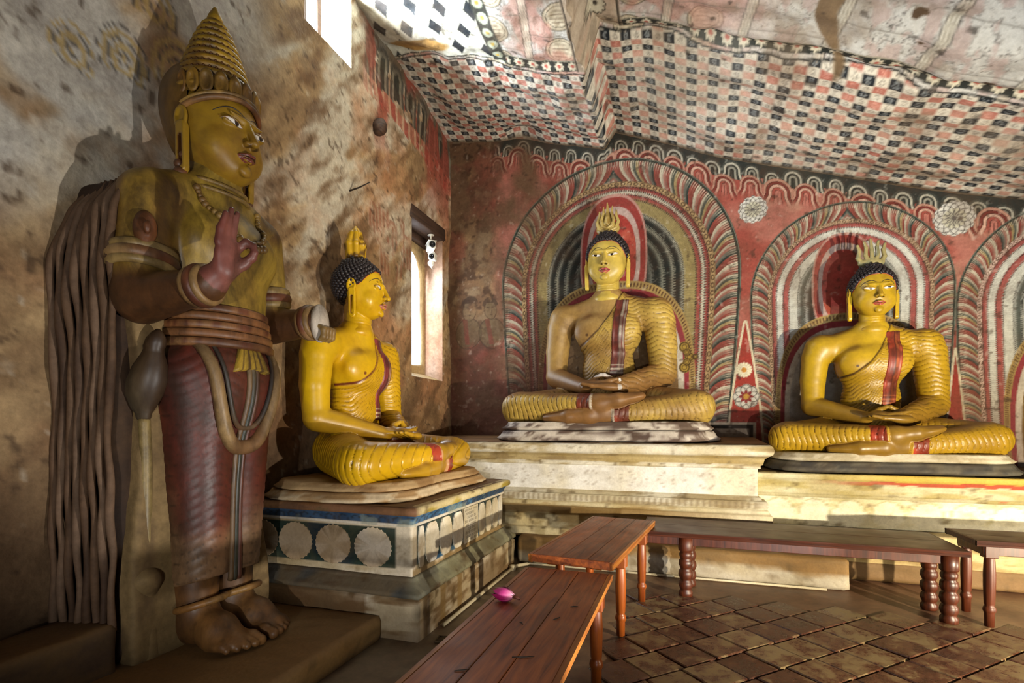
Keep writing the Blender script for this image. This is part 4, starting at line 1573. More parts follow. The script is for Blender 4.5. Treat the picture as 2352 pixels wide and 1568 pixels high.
def paint_back(X, Z):
    P2 = np.c_[X, Z]
    n1, n2, n3 = fbm(P2 * 1.3, 5, 311), fbm(P2 * 5, 5, 313), fbm(P2 * 16, 4, 317)
    c = np.zeros((len(X), 3)) + RED
    put(c, REDP, sm(.42, .62, n1) * .7)
    put(c, hexc('b98f74'), sm(.55, .8, n2) * .5)
    q = wall_top(X) - Z
    # scalloped clouds under the ceiling: a black and grey row behind a red row
    put(c, hexc('2a2e2a'), q < .17)
    for (per, qc, R0, cols, seed) in ((.225, .155, .112, (hexc('3a3e38'), hexc('b0ab98'), BLK, hexc('8f8c7c'), BLK), 3),
                                      (.30, .31, .150, (hexc('b5806a'), REDD, hexc('c79a84'), RED, hexc('b5695a')), 0)):
        s0 = X / per + .37 * seed
        k = np.floor(s0).astype(np.int64)
        j1, j2 = _hash(k, k * 0 + seed, k * 0, 5), _hash(k, k * 0 + seed, k * 0, 6)
        f = (s0 - k - .5) * per
        R = R0 * (.78 + .34 * j1)
        qq = q - (qc - .07 * (j2 - .5))
        neck = 1 + .55 * sm(.02, .16, qq)
        dd = np.where(qq < 0, np.hypot(f, qq * .95), np.abs(f) / neck)
        r = dd / R
        mm = (r < 1) & (qq < (.17 if seed == 0 else .20))
        idx = np.floor(np.clip(r, 0, .999) * 5).astype(int)
        cc = np.array(cols[::-1])[idx]
        fade = sm(.17, .05, qq) if seed == 0 else np.ones_like(qq)
        c[:] = np.where(mm[:, None], mix(c, cc, fade), c)
        put(c, cols[1] * .5, mm * (np.abs(r * 5 - np.round(r * 5)) < .10) * fade * .8)
        if seed:
            put(c, RED, (q > .235))
            put(c, REDP, (q > .235) * sm(.42, .62, n1) * .7)
            put(c, hexc('b98f74'), (q > .235) * sm(.55, .8, n2) * .5)
    # halos
    bands2 = [(.738, hexc('8f3a34')), (.708, hexc('b9b29c')), (.672, hexc('9a443c')), (.575, hexc('94824e')),
              (.50, (hexc('b0ac98'), BLK)), (.42, (hexc('a09c88'), BLK)), (.33, (hexc('8a8a7a'), BLK)), (.22, (hexc('6a6c62'), BLK)), (0, BLK)]
    bands3 = [(.725, hexc('a04a44')), (.655, hexc('c9c8bc')), (.595, hexc('a8504a')), (.505, hexc('c6c6ba')), (.43, (hexc('bfc0b6'), hexc('50564f'))),
              (.33, (hexc('b9bab2'), BLK)), (.22, (hexc('aab0ac'), BLK)), (0, (hexc('9aa0a0'), BLK))]
    halo(c, X, Z, -.92, 3.42, 1.565, 1.60, .035, dict(chain=hexc('a8895c'), bands=bands2), 1.0)
    halo(c, X, Z, 1.78, 3.02, 1.04, 1.08, .045, dict(chain=hexc('b09070'), bands=bands3), .9)
    halo(c, X, Z, 3.83, 2.78, 1.02, 1.08, .045, dict(chain=hexc('c9a898'), bands=bands3), .9)
    # head and body auras
    for (cx, cz, a, b) in ((-.92, 3.72, .44, .84), (1.74, 3.12, .33, .62)):
        d = oval(X, Z, cx, cz, a, b, 2.4)
        put(c, hexc('b98478'), d < 1.0)
        put(c, hexc('96352f'), d < .955)
        put(c, hexc('b59a90'), d < .80)
        put(c, hexc('a8352c'), d < .68)
        put(c, hexc('c0523f'), (d < .66) * sm(.45, .65, n2))
    body_aura(c, X, Z, -.92, 1.9, 1.03, 1.50, hexc('8a6a44'), 1.0)
    body_aura(c, X, Z, 1.80, 1.55, .78, 1.25, hexc('a8a6a0'), .9)
    body_aura(c, X, Z, 4.02, 1.5, .78, 1.15, hexc('7a5a20'), .9)
    # gilt scroll beside the statue's arm
    for (dx, dz, r) in ((.0, .13, .07), (.0, -.13, .07), (.06, .0, .06), (.13, .0, .04), (.03, .06, .05), (.03, -.06, .05)):
        d = np.hypot(X - (-.02 + dx), Z - (2.36 + dz))
        put(c, hexc('a5852e'), d < r)
        put(c, hexc('4a3418'), np.abs(d - r * .8) < .008)
        put(c, hexc('6a4e1e'), np.abs(d - r * .4) < .006)
    # red field with white borders between the halos, flowers
    mid = .69
    hw = np.interp(Z, [1.0, 1.7, 2.3, 2.72, 2.8], [.22, .17, .09, .02, 0])
    tr = np.abs(X - mid) < hw
    put(c, hexc('a03228'), tr & (Z < 2.78))
    put(c, hexc('cbbf9f'), (np.abs(np.abs(X - mid) - hw) < .012) & (Z < 2.78))
    mid2 = 2.815
    hw2 = np.interp(Z, [.9, 1.5, 2.1, 2.35], [.12, .085, .03, 0])
    put(c, hexc('9a3026'), (np.abs(X - mid2) < hw2) & (Z < 2.35))
    put(c, hexc('cbbf9f'), (np.abs(np.abs(X - mid2) - hw2) < .010) & (Z < 2.35))
    flower(c, X, Z, .675, 2.175, .095, 'daisy')
    flower(c, X, Z, .70, 1.845, .155, 'rosette')
    flower(c, X, Z, .775, 4.13, .17, 'lotus')
    flower(c, X, Z, 2.80, 3.77, .20, 'lotus')
    # painted panel frame low between the pedestals
    fx = (np.abs(X - .45) < .36) & (Z < 1.53)
    put(c, hexc('b9ad94'), fx)
    put(c, BLK, fx & (np.abs(X - .45) < .33) & (Z < 1.50))
    put(c, hexc('a59a84'), fx & (np.abs(X - .45) < .28) & (Z < 1.45))
    # worn brown end near the corner: lost plaster, faded figures
    brown = mix(hexc('6a4a32'), hexc('8d6d48'), sm(.35, .65, n1))
    brown = mix(brown, hexc('b39a72'), sm(.56, .70, n2) * .8)
    brown = mix(brown, hexc('3c281c'), sm(.52, .68, fbm(P2 * 9, 4, 331)) * .7)
    low = mix(hexc('4a2a20'), hexc('6b3a2a'), n2)
    brown = mix(brown, low, sm(3.2, 2.4, Z + (n1 - .5)))
    brown = mix(brown, hexc('8a3f34'), sm(.5, .62, fbm(P2 * 1.8 + 4, 4, 333)) * .55)
    wl = sm(-2.28, -2.62, X + (n1 - .5) * .6 + .10 * sm(2.5, 4.8, Z))
    hal_left = np.abs(X + .92) < 1.56
    wl = np.maximum(wl * np.where(X > -2.46, .25, 1.0), .0)
    put(c, brown, wl)
    big = sm(.50, .60, fbm(P2 * 1.1 + 2, 4, 341)) * sm(-1.2, -2.0, X) * sm(4.2, 4.5, Z)
    put(c, mix(hexc('55392a'), hexc('8d6f4c'), n2), big * .9)
    put(c, low, sm(-1.2, -2.1, X) * sm(2.75, 1.7, Z + (n1 - .5) * .9) * .85)
    # two faded painted figures near the corner
    wf = sm(.25, .55, n2) * .75
    for (cx, cz, r, tilt) in ((-2.98, 3.18, .135, .02), (-2.66, 3.17, .115, -.02)):
        xx = X - cx - tilt * (Z - cz) * 3
        dh = np.hypot(xx / .88, Z - cz - .02)
        put(c, hexc('2a201a'), (dh < r * 1.2) * (Z > cz - .02 + .5 * np.abs(xx)) * wf)
        df = np.hypot(xx / .80, (Z - cz + .03) / 1.12)
        put(c, hexc('84704e'), (df < r) * (Z < cz + .075) * wf)
        put(c, hexc('3a281c'), (np.abs(df - r) < .008) * (Z < cz + .06) * wf)
        for (ex, ez, ew, eh) in ((.045, .012, .026, .008), (-.035, .012, .026, .008), (.012, -.095, .022, .008), (.02, -.045, .006, .03)):
            put(c, hexc('33241a'), (np.hypot((xx - ex) / ew, (Z - cz - ez) / eh) < 1) * wf)
        db = np.hypot(xx / .9, Z - cz + .36)
        put(c, hexc('5c5a3c'), (db < .22) * (Z < cz - .15) * (Z > cz - .55) * wf * .7)
        put(c, hexc('2c2018'), (np.abs(db - .22) < .008) * (Z < cz - .15) * wf)
        put(c, hexc('7a2620'), (np.abs(xx + .04 + .15 * (Z - cz + .3)) < .035) * (Z < cz - .15) * (Z > cz - .52) * wf)
    # general weathering
    put(c, hexc('6a5136'), sm(.58, .80, n1) * .28)
    put(c, hexc('d3ccba'), sm(.70, .80, n3) * .35)
    put(c, hexc('33241a'), sm(.70, .82, fbm(P2 * 12 + 3, 4, 351)) * .5)
    put(c, hexc('4a2a20'), sm(1.9, 1.2, Z) * .35)
    put(c, hexc('5c4430'), sm(-1.3, -2.4, X) * sm(.35, .65, n2) * .55)
    g = c @ np.array([.3, .55, .15])
    c = mix(c, g[:, None] * np.array([1.03, 1.0, .95]), np.full(len(c), .16))
    return np.clip(c * .94, 0, 1)


def paint_left(Y, Z):
    P2 = np.c_[Y, Z]
    R = np.c_[(Y + Z) * .8, (Y - Z) * 2.6]
    n1, n2 = fbm(P2 * .9, 4, 401), fbm(R * 1.6, 5, 403)
    n3 = fbm(P2 * 7, 4, 407)
    c = mix(np.zeros((len(Y), 3)) + hexc('8a7050'), hexc('ac9068'), sm(.35, .65, n2))
    put(c, hexc('c4beae'), sm(.47, .60, fbm(R * .8 + 3, 5, 411)) * .85 * sm(2.2, 3.2, Z))
    put(c, hexc('a5714e'), sm(.42, .80, fbm(P2 * 1.7 + 8, 5, 413, .6)) * .65)
    put(c, hexc('634a32'), sm(.38, .78, fbm(R * 2.6 + 1, 6, 417, .62)) * (.45 + .4 * sm(2.8, 3.8, Y)))
    put(c, hexc('4a3626'), sm(2.3, 1.0, Z + (n1 - .5) * 1.6) * .7)  # shade of the lower wall put into its colour
    # pale limewash in the upper left
    put(c, mix(hexc('9a958e'), hexc('c4c0b4'), n3), sm(3.6, 2.8, Y + (n1 - .5) * 1.2) * sm(2.5, 3.0, Z + (n1 - .5)) * sm(.25, .5, fbm(P2 * 2.2, 4, 419)) * .92)
    # golden painted swirls
    for (cy, cz, r) in ((2.30, 3.75, .16), (2.66, 3.86, .20), (2.02, 3.62, .12), (2.48, 4.2, .16)):
        d = np.hypot((Y - cy), (Z - cz) * .8)
        put(c, hexc('a5894e'), (d < r) * (tri(d / .06) > .55) * .7 * (Z > cz - .10))
        put(c, hexc('3c3a38'), (d < r) * (tri(d / .06) < .2) * .6 * (Z > cz - .10))
    # red and grey scallops along the ceiling toward the corner
    q = ceil_z(np.full_like(Y, XL + .02), Y) - Z
    wz = sm(4.7, 5.2, Y)
    for (per, qc, cols) in ((.28, .42, (hexc('8d3f34'), hexc('b08a70'), hexc('9a5a48'))), (.30, .20, (BLK, GRY * .8, hexc('3a3a36')))):
        k = np.floor(Y / per)
        f = (Y / per - k - .5) * per
        qq = q - qc
        dd = np.hypot(f, np.minimum(0, qq)) / .14
        mm = (dd < 1) & (qq < .35) & (qq > -.25)
        i3 = np.floor(np.clip(dd * 3, 0, 2.99)).astype(int)
        cc = np.array(cols)[i3]
        c[:] = np.where((mm & (n3 > .28))[:, None], mix(c, cc, wz * .85), c)
    put(c, hexc('4a453e'), wz * sm(.22, .1, q) * .7)
    put(c, hexc('8d4034'), wz * sm(.48, .60, fbm(np.c_[Y * 3.2, Z * .9] + 6, 4, 421)) * sm(1.7, .5, q) * .8)
    # a second patch of faded scallops above the seated statue
    for (cy, cz) in ((5.05, 3.90), (5.25, 3.95), (5.42, 3.82), (5.6, 3.92), (5.75, 3.75), (5.52, 3.5), (5.25, 3.55)):
        d = np.hypot(Y - cy, np.maximum(0, Z - cz))
        mm = (d < .10) & (Z > cz - .32) & (Z < cz + .12)
        put(c, hexc('8f5a46'), mm * (tri(d / .075) > .4) * .6 * sm(.3, .55, n3))
        put(c, hexc('b59a84'), mm * (tri(d / .075) <= .4) * .5 * sm(.3, .55, n3))
    put(c, hexc('33251a'), sm(.66, .80, fbm(P2 * 14 + 5, 4, 431)) * .55)
    put(c, hexc('d0ccc0'), sm(.70, .84, fbm(P2 * 13 + 1, 4, 433)) * .4)
    return np.clip(c, 0, 1)


def paint_ceil(X, Y, Zs):
    P2 = np.c_[X, Y]
    n1, n2, n3 = fbm(P2 * 1.1, 4, 501), fbm(P2 * 5, 5, 503), fbm(P2 * 14, 4, 507)
    pale = mix(np.zeros((len(X), 3)) + hexc('bebcb4'), hexc('a89488'), sm(.42, .66, n1) * .5)
    c = pale.copy()
    # ---- painted panels, right part, further from the wall
    rows = X * .9 + .15 * Y
    a = rows / .62
    fa = a - np.floor(a)
    kk = np.floor(a).astype(np.int64)
    fig = fbm(np.c_[X * 11 + kk * 3.7, Y * 6], 5, 511)
    put(c, hexc('9c7a72'), sm(.50, .60, fig) * .42)
    put(c, hexc('504c48'), (np.abs(fig - .5) < .012) * .6)
    put(c, hexc('6a645c'), (np.abs(fbm(np.c_[X * 8, Y * 8] + 3, 4, 513) - .47) < .010) * .5)
    by = Y / .40 + .5 * (kk % 2)
    fb = by - np.floor(by)
    nic = sm(.9, .1, X)
    d = np.hypot((fa - .5) * .62 / .14, (fb - .5) * .40 / .15)
    put(c, hexc('bfae8c'), (d < 1) * .6 * nic)
    put(c, hexc('4a4438'), ((np.abs(d - 1) < .05) | (np.abs(d - .78) < .03)) * .7 * nic)
    put(c, hexc('6a5a4a'), ((np.abs(fa - .5) < .12) & (d < .6) & (tri(fb * 9) > .7)) * .6 * nic)
    put(c, hexc('b07868'), sm(.46, .56, fbm(P2 * 2.6 + 3, 4, 515)) * .55 * nic)
    put(c, hexc('5a564e'), (np.abs(fb - .06) < .018) * .35)
    for e in (.02, .06, .94, .98):
        put(c, hexc('504c44'), (np.abs(fa - e) < .010) * .6)
    put(c, hexc('cdc4ac'), ((fa < .05) | (fa > .95)) * .5)
    # ---- flower border
    edge = 5.45 + .04 * np.sin(X * 3.1) + .02 * np.sin(X * 7)
    bd = (Y > edge - .125) & (Y < edge - .005)
    put(c, BLK, bd)
    k = np.floor(X / .15)
    e = np.hypot((X / .15 - k - .5) * .15, Y - edge + .065)
    an = np.arctan2(Y - edge + .065, (X / .15 - k - .5) * .15)
    put(c, hexc('c3bba4'), bd & (e < .058 * (.85 + .15 * np.cos(an * 8))))
    put(c, hexc('a5564a'), bd & (e < .022))
    put(c, hexc('8f8a78'), np.abs(Y - edge + .132) < .008)
    put(c, hexc('1c1f1e'), (np.abs(Y - edge - .025) < .008))
    # ---- checked field next to the back wall
    cw, rw = .108, .072
    ix, iy = np.floor(X / cw), np.floor((Y - .02 * np.sin(X * 4)) / rw)
    fx, fy = X / cw - ix, (Y - .02 * np.sin(X * 4)) / rw - iy
    on = (ix + iy) % 2 == 0
    black = ix % 2 == 0
    chk = (Y > edge + .035)
    hh = _hash(ix.astype(np.int64), iy.astype(np.int64), ix.astype(np.int64) * 0, 9)
    base = mix(np.zeros((len(X), 3)) + hexc('d0cabc'), hexc('bab09c'), n1)
    redc = mix(np.zeros((len(X), 3)) + hexc('9c4a40'), hexc('b89a86'), (.34 + .52 * sm(.38, .60, fbm(P2 * .9 + 7, 3, 517))))
    cell = np.where(on[:, None], np.where(black[:, None], hexc('1e2226'), redc), base)
    star = np.hypot((fx - .5) * cw, (fy - .5) * rw)
    sa = np.arctan2((fy - .5) * rw, (fx - .5) * cw)
    st = (star < .026) & (np.abs(np.sin(sa * 4)) < .45) & (star > .004)
    cell = np.where((st & on & black)[:, None], hexc('9aa0a0'), cell)
    cell = np.where((st & ~on)[:, None], hexc('4a4440'), cell)
    cell = np.where((st & on & ~black)[:, None], hexc('cf9a88'), cell)
    c = np.where(chk[:, None], cell, c)
    # ---- harlequin field, left part near the high window
    hq = (Y < edge - .02) & (X < -2.02)
    g = X / .20 + Y / .26
    h = X / .20 - Y / .26
    dg = np.abs(g - np.round(g))
    dh = np.abs(h - np.round(h))
    c2 = mix(np.zeros((len(X), 3)) + hexc('c9c9c0'), hexc('b0b09c'), n2)
    dark = ((np.floor(g) + np.floor(h)) % 2 == 0) & (dg > .14) & (dh > .14)
    lat = (np.maximum(dg, dh) < .27)
    px, py = X / .17, Y / .24
    dm = np.abs(px - np.round(px)) + np.abs(py - np.round(py))
    odd = (np.round(px) + np.round(py)) % 2 == 0
    c2 = np.where(((dm < .47) & odd)[:, None], hexc('1f262b'), c2)
    c = np.where(hq[:, None], c2, c)
    col = (X > -2.02) & (X < -1.86) & (Y < edge)
    put(c, hexc('3a3c36'), col)
    k = np.floor(Y / .15)
    put(c, hexc('aab09c'), col & (np.hypot(X + 1.94, (Y / .15 - k - .5) * .15) < .055))
    put(c, hexc('b9a04e'), col & (np.hypot(X + 1.94, (Y / .15 - k - .5) * .15) < .02))
    # rosettes on the fold
    fo = (X > -1.10) & (X < -.62) & (Y < edge)
    put(c, hexc('a89680'), fo * .8)
    for (fx0, fy0) in ((-.86, 5.18), (-.80, 4.92), (-.90, 4.66), (-.78, 4.40)):
        d = np.hypot(X - fx0, Y - fy0)
        an = np.arctan2(Y - fy0, X - fx0)
        put(c, hexc('b5ad98'), d < .105 * (.8 + .2 * np.abs(np.cos(an * 6))))
        put(c, hexc('3c362e'), (np.abs(d - .105 * (.8 + .2 * np.abs(np.cos(an * 6)))) < .008) | (d < .025))
    for e in (-.64, -.60, -1.08):
        put(c, hexc('3a342c'), fo & (np.abs(X - e) < .01))
    # bare yellow rock scar and stains
    sc = oval(X, Y, -2.86, 5.28, .34, .10)
    put(c, mix(hexc('b9945a'), hexc('7a5a2a'), n2), sm(1.05, .85, sc + (n2 - .5) * .5))
    st = np.hypot((X - 1.22 - .1 * np.sin(Y * 6)) / .085, (Y - 4.7) / .85)
    put(c, mix(hexc('5a4630'), hexc('8a6f4a'), n2), sm(1.1, .8, st + (n2 - .5) * .7) * .9)
    for (sx, sy) in ((1.75, 4.86), (1.85, 5.08), (2.36, 5.32)):
        put(c, hexc('4a3826'), sm(.042, .022, np.hypot((X - sx) * .8, (Y - sy) * 1.6) + (n3 - .5) * .16 + (n2 - .5) * .1))
    put(c, hexc('cfcdc4'), sm(.50, .70, n1) * .25)
    put(c, hexc('6f5c48'), sm(.56, .74, fbm(P2 * 2.4 + 9, 5, 521)) * .45)
    put(c, hexc('2b251f'), sm(.70, .80, fbm(P2 * 10 + 5, 4, 523)) * .55)
    put(c, hexc('5c4a36'), sm(6.90, 7.0, Y) * .8)
    return np.clip(c, 0, 1)


# ------------------------------------------------------------------ walls and ceiling
def axis(*segs):
    out = []
    for a, b, d in segs:
        n = max(1, int(round((b - a) / d)))
        out.append(np.linspace(a, b, n + 1)[:-1])
    out.append([segs[-1][1]])
    return np.concatenate(out)


# back wall
ax_, az_ = axis((XL - .05, 3.70, .0108), (3.70, XR, .25)), axis((0, 1.2, .1), (1.2, 5.72, .0108))
GX, GZ = np.meshgrid(ax_, az_, indexing='ij')
x, z = GX.ravel(), GZ.ravel()
dep = (fbm(np.c_[x, z] * 1.1, 3, 601) - .5) * .07 + (fbm(np.c_[x, z] * 8, 4, 603) - .5) * .02 * sm(-2.0, -2.7, x)
V = np.c_[x, YB + dep, z]
o = obj('wall_back', V, gridF(*GX.shape), M['mural'], None, smooth_paint(paint_back, x, z, .0105))
tag(o, 'back wall painted with haloed arches in red, cream and black', kind='structure')

# left wall with two openings
W1 = (5.88, 6.76, 2.12, 4.14)
W2 = (3.92, 4.62, 5.20, 6.30)
ay_ = axis((YF - .05, 1.4, .2), (1.4, W2[0], .022), (W2[0], W2[1], .022), (W2[1], W1[0], .022), (W1[0], W1[1], .022), (W1[1], YB + .06, .022))
az_ = axis((0, W1[2], .022), (W1[2], W1[3], .022), (W1[3], W2[2], .022), (W2[2], W2[3], .022), (W2[3], 7.2, .06))
GY, GZ = np.meshgrid(ay_, az_, indexing='ij')
y, z = GY.ravel(), GZ.ravel()
P2 = np.c_[y, z]
dep = (fbm(P2 * .9, 3, 611) - .5) * .10 + (fbm(P2 * 5, 4, 613) - .5) * .03
for (a, b, e, f_) in (W1, W2):
    d = np.hypot(np.maximum(0, np.maximum(a - y, y - b)), np.maximum(0, np.maximum(e - z, z - f_)))
    dep = dep * sm(0, .12, d)
V = np.c_[XL + dep, y, z]
F = gridF(*GY.shape)
cy, cz = y[F].mean(1), z[F].mean(1)
hole = np.zeros(len(F), bool)
for (a, b, e, f_) in (W1, W2):
    hole |= (cy > a) & (cy < b) & (cz > e) & (cz < f_)
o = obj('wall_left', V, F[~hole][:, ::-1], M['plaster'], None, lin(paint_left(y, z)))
tag(o, 'rough brown plaster wall with faded paintings and two small windows', kind='structure')


def quadgrid(p00, p10, p01, d=.03):
    p00, p10, p01 = map(np.array, (p00, p10, p01))
    nu = max(2, int(np.linalg.norm(p10 - p00) / d) + 1)
    nv = max(2, int(np.linalg.norm(p01 - p00) / d) + 1)
    U, W = np.meshgrid(np.linspace(0, 1, nu), np.linspace(0, 1, nv), indexing='ij')
    V = p00 + U.ravel()[:, None] * (p10 - p00) + W.ravel()[:, None] * (p01 - p00)
    return V, gridF(nu, nv)


def reveal(parent, nm, p00, p10, p01, cols, seed, flip=False):
    V, F = quadgrid(p00, p10, p01)
    c = aged(V, *cols, seed)
    return obj(nm, V, F[:, ::-1] if flip else F, M['plaster'], parent, lin(c))


JAMB = (hexc('b08a72'), hexc('c9b3a4'), hexc('7a5840'))
BUFF = (hexc('a58c62'), hexc('b9a47c'), hexc('6d5435'))
w1 = empty('window_1', (0, 0, 0), 0, 'narrow arched window slit in a deep recess near the corner', None, None, 'structure')
a, b, e, f_ = W1
xb = XL - .28
reveal(w1, 'jamb', (XL, b, e), (xb, b, e), (XL, b, f_), JAMB, 701)
reveal(w1, 'jamb', (XL, a, e), (xb, a, e), (XL, a, f_), BUFF, 702, True)
reveal(w1, 'sill', (XL, a, e), (xb, a, e + .10), (XL, b, e), BUFF, 703)
reveal(w1, 'head', (XL, a, f_), (xb, a, f_), (XL, b, f_), (DBR, BRW, DBR), 704, True)
zs = np.linspace(e, f_, 90)
sl0, sl1, zb_, zt_ = 6.16, 6.66, 2.34, 3.90
hwid = np.where((zs > zb_) & (zs < zt_), np.sqrt(np.clip(1 - (np.maximum(0, zs - 3.45) / (zt_ - 3.45)) ** 2, 0, 1)), 0) * (sl1 - sl0) / 2
mid = (sl0 + sl1) / 2
V, F = [], []
for i, (zz, hw) in enumerate(zip(zs, hwid)):
    V += [(xb, a, zz), (xb, mid - hw, zz), (xb, mid + hw, zz), (xb, b, zz), (xb - .03, mid - hw, zz), (xb - .03, mid + hw, zz)]
for i in range(len(zs) - 1):
    p, q = i * 6, i * 6 + 6
    F += [(p, q, q + 1, p + 1), (p + 2, q + 2, q + 3, p + 3)]
    if hwid[i] > 0 or hwid[i + 1] > 0:
        F += [(p + 1, q + 1, q + 4, p + 4), (p + 2, p + 5, q + 5, q + 2)]
V = np.array(V)
obj('slit_panel', V, np.array(F), M['plaster'], w1, lin(aged(V, *BUFF, 705)))
V, F = cbox(xb - .02, XL + .03, a - .06, b + .05, f_ - .02, f_ + .16, .02)
obj('lintel', V, F, M['wood_old'], w1)
V, F = cbox(xb, xb + .09, a, b, f_ - .12, f_ - .02, .01)
obj('lintel_plank', V, F, M['wood_old'], w1)

w2 = empty('window_2', (0, 0, 0), 0, 'bright high window with a wooden mullion in the left wall', None, None, 'structure')
a, b, e, f_ = W2
xb = XL - .40
PALE = (hexc('c9c0ae'), hexc('d9d2c4'), hexc('9a8768'))
reveal(w2, 'jamb', (XL, b, e), (xb, b, e), (XL, b, f_), PALE, 711)
reveal(w2, 'jamb', (XL, a, e), (xb, a, e), (XL, a, f_), PALE, 712, True)
reveal(w2, 'sill', (XL, a, e), (xb, a, e), (XL, b, e), PALE, 713)
reveal(w2, 'head', (XL, a, f_), (xb, a, f_), (XL, b, f_), PALE, 714, True)
V, F = cbox(xb + .02, xb + .08, 4.50, 4.56, e, f_, .008)
obj('mullion', V, F, M['wood_old'], w2)
for yy in (4.04, 4.20, 4.36):
    V, F = tube([(xb + .03, yy, e), (xb + .03, yy, f_)], .012, 8)
    obj('window_bar', V, F, M['iron'], w2)

# ceiling
ax_ = axis((XL - .3, 3.9, .0135), (3.9, XR + .1, .2))
ay_ = axis((YF - .1, 3.7, .2), (3.7, YB + .08, .0125))
GX, GY = np.meshgrid(ax_, ay_, indexing='ij')
x, y = GX.ravel(), GY.ravel()
z = ceil_z(GX, GY).ravel()
o = obj('ceiling', np.c_[x, y, z], gridF(*GX.shape)[:, ::-1], M['rock'], None, smooth_paint(lambda p, q: paint_ceil(p, q, 0), x, y, .0125))
tag(o, 'low cave ceiling painted with checks, diamonds and faded panels', kind='structure')

# walls behind the camera: front wall with a doorway, right wall
dx0, dx1, dz = .85, 2.35, 2.45
mb = MB()
for (x0, x1, z0, z1) in ((XL - .2, dx0, 0, 7.2), (dx1, XR, 0, 7.2), (dx0, dx1, dz, 7.2)):
    mb.add(cbox(x0, x1, YF - .25, YF, z0, z1, .01))
o = mb.build('wall_front', M['plain_plaster'])
tag(o, 'plain plastered front wall with a doorway behind the viewer', kind='structure')
V, F = cbox(XR, XR + .2, YF - .2, YB + .1, 0, 6.0, .01)
o = obj('wall_right', V, F, M['plain_plaster'], None, None, False)
tag(o, 'plain plastered end wall far to the right', kind='structure')

# ------------------------------------------------------------------ floor: screed with diagonal terracotta pavers
TX0, TY0, TA, TS = .55, 3.75, math.radians(45), .275
def tiled(x, y):
    return (x > -.62) & (y < 4.86) & (y > 1.25) & (x < 3.9) & (y - 4.86 + .0 * x < 0)
gx, gy = axis((XL - .1, XR, .08)), axis((YF - .1, 6.2, .08), (6.2, 7.1, .3))
GX, GY = np.meshgrid(gx, gy, indexing='ij')
x, y = GX.ravel(), GY.ravel()
n1 = fbm(np.c_[x, y] * 2.2, 5, 801)
c = mix(np.zeros((len(x), 3)) + hexc('6a4c38'), hexc('80664c'), sm(.35, .65, n1))
put(c, hexc('6f6450'), sm(-.9, -1.3, x) * .8)
put(c, hexc('4a3022'), sm(.5, .7, fbm(np.c_[x, y] * 6, 4, 803)) * .5)
zf = np.where(tiled(x + .1, y) & tiled(x - .1, y - .1) & tiled(x, y + .1), -.016, 0) + (n1 - .5) * .008
fl = obj('floor', np.c_[x, y, zf], gridF(*GX.shape), M['screed'], None, lin(c))
tag(fl, 'worn floor of screed and diagonal terracotta pavers', kind='structure')
tv, tf = cbox(-TS / 2 + .006, TS / 2 - .006, -TS / 2 + .006, TS / 2 - .006, -.03, 0, .006)
tile_me = make_mesh('paver', tv, tf, None, False)
tile_me.materials.append(M['tile'])
ca, sa = math.cos(TA), math.sin(TA)
nt_ = 0
for i in range(-17, 18):
    for j in range(-17, 18):
        jx = i + (.5 if j % 2 else 0) * .35
        px, py = TX0 + TS * (jx * ca - j * sa), TY0 + TS * (jx * sa + j * ca)
        if tiled(px, py) and px > -.45 and py < 4.80 and py > 1.4 + .0 and (px - .0) < 3.6:
            if py < 2.2 and px > 1.8:
                continue
            o = bpy.data.objects.new('paver', tile_me)
            link(o, fl)
            o.location = (px, py, .004 + RNG.uniform(-.004, .005))
            o.rotation_euler = (RNG.uniform(-.007, .007), RNG.uniform(-.007, .007), TA + RNG.uniform(-.012, .012))
            nt_ += 1


# ------------------------------------------------------------------ moulded plinths
def sweep(path, prof, ds=.03, dp=.012, wob=.008, seed=0):
    """profile (out, z) carried along an open plan path with mitred corners -> V, F, arc length, z"""
    path = np.asarray(path, float)
    d = np.diff(path, axis=0)
    L = np.linalg.norm(d, axis=1)
    d = d / L[:, None]
    nrm = np.c_[d[:, 1], -d[:, 0]]
    pts, offs, arc = [], [], []
    s0 = 0
    for i in range(len(d)):
        n = max(1, int(L[i] / ds))
        for k in range(n + (1 if i == len(d) - 1 else 0)):
            t = k / n
            o = nrm[i].copy()
            if k == 0 and i > 0:
                o = nrm[i - 1] + nrm[i]
                o = o / (1 + nrm[i - 1] @ nrm[i])
            pts.append(path[i] + d[i] * L[i] * t)
            offs.append(o)
            arc.append(s0 + L[i] * t)
        s0 += L[i]
    pts, offs, arc = np.array(pts), np.array(offs), np.array(arc)
    pr = []
    for (a, b) in zip(prof[:-1], prof[1:]):
        l = math.hypot(b[0] - a[0], b[1] - a[1])
        n = max(1, int(l / dp))
        for k in range(n):
            pr.append((a[0] + (b[0] - a[0]) * k / n, a[1] + (b[1] - a[1]) * k / n))
    pr.append(prof[-1])
    pr = np.array(pr)
    V = np.zeros((len(pts), len(pr), 3))
    V[:, :, :2] = pts[:, None, :] + offs[:, None, :] * pr[None, :, :1]
    V[:, :, 2] = pr[None, :, 1]
    V = V.reshape(-1, 3)
    w_ = (fbm(V * 5, 3, 900 + seed) - .5) * 2 * wob
    no = np.repeat(offs, len(pr), 0)
    V[:, :2] += no * w_[:, None]
    V[:, 2] += w_ * .3
    return V, gridF(len(pts), len(pr)), np.repeat(arc, len(pr)), V[:, 2]


def top_sheet(x0, x1, y0, y1, z0, z1, seed, d=.04):
    GX, GY = np.meshgrid(axis((x0, x1, d)), axis((y0, y1, d)), indexing='ij')
    x, y = GX.ravel(), GY.ravel()
    z = z0 + (z1 - z0) * (y - y0) / (y1 - y0) + (fbm(np.c_[x, y] * 5, 3, seed) - .5) * .012
    return np.c_[x, y, z], gridF(*GX.shape)


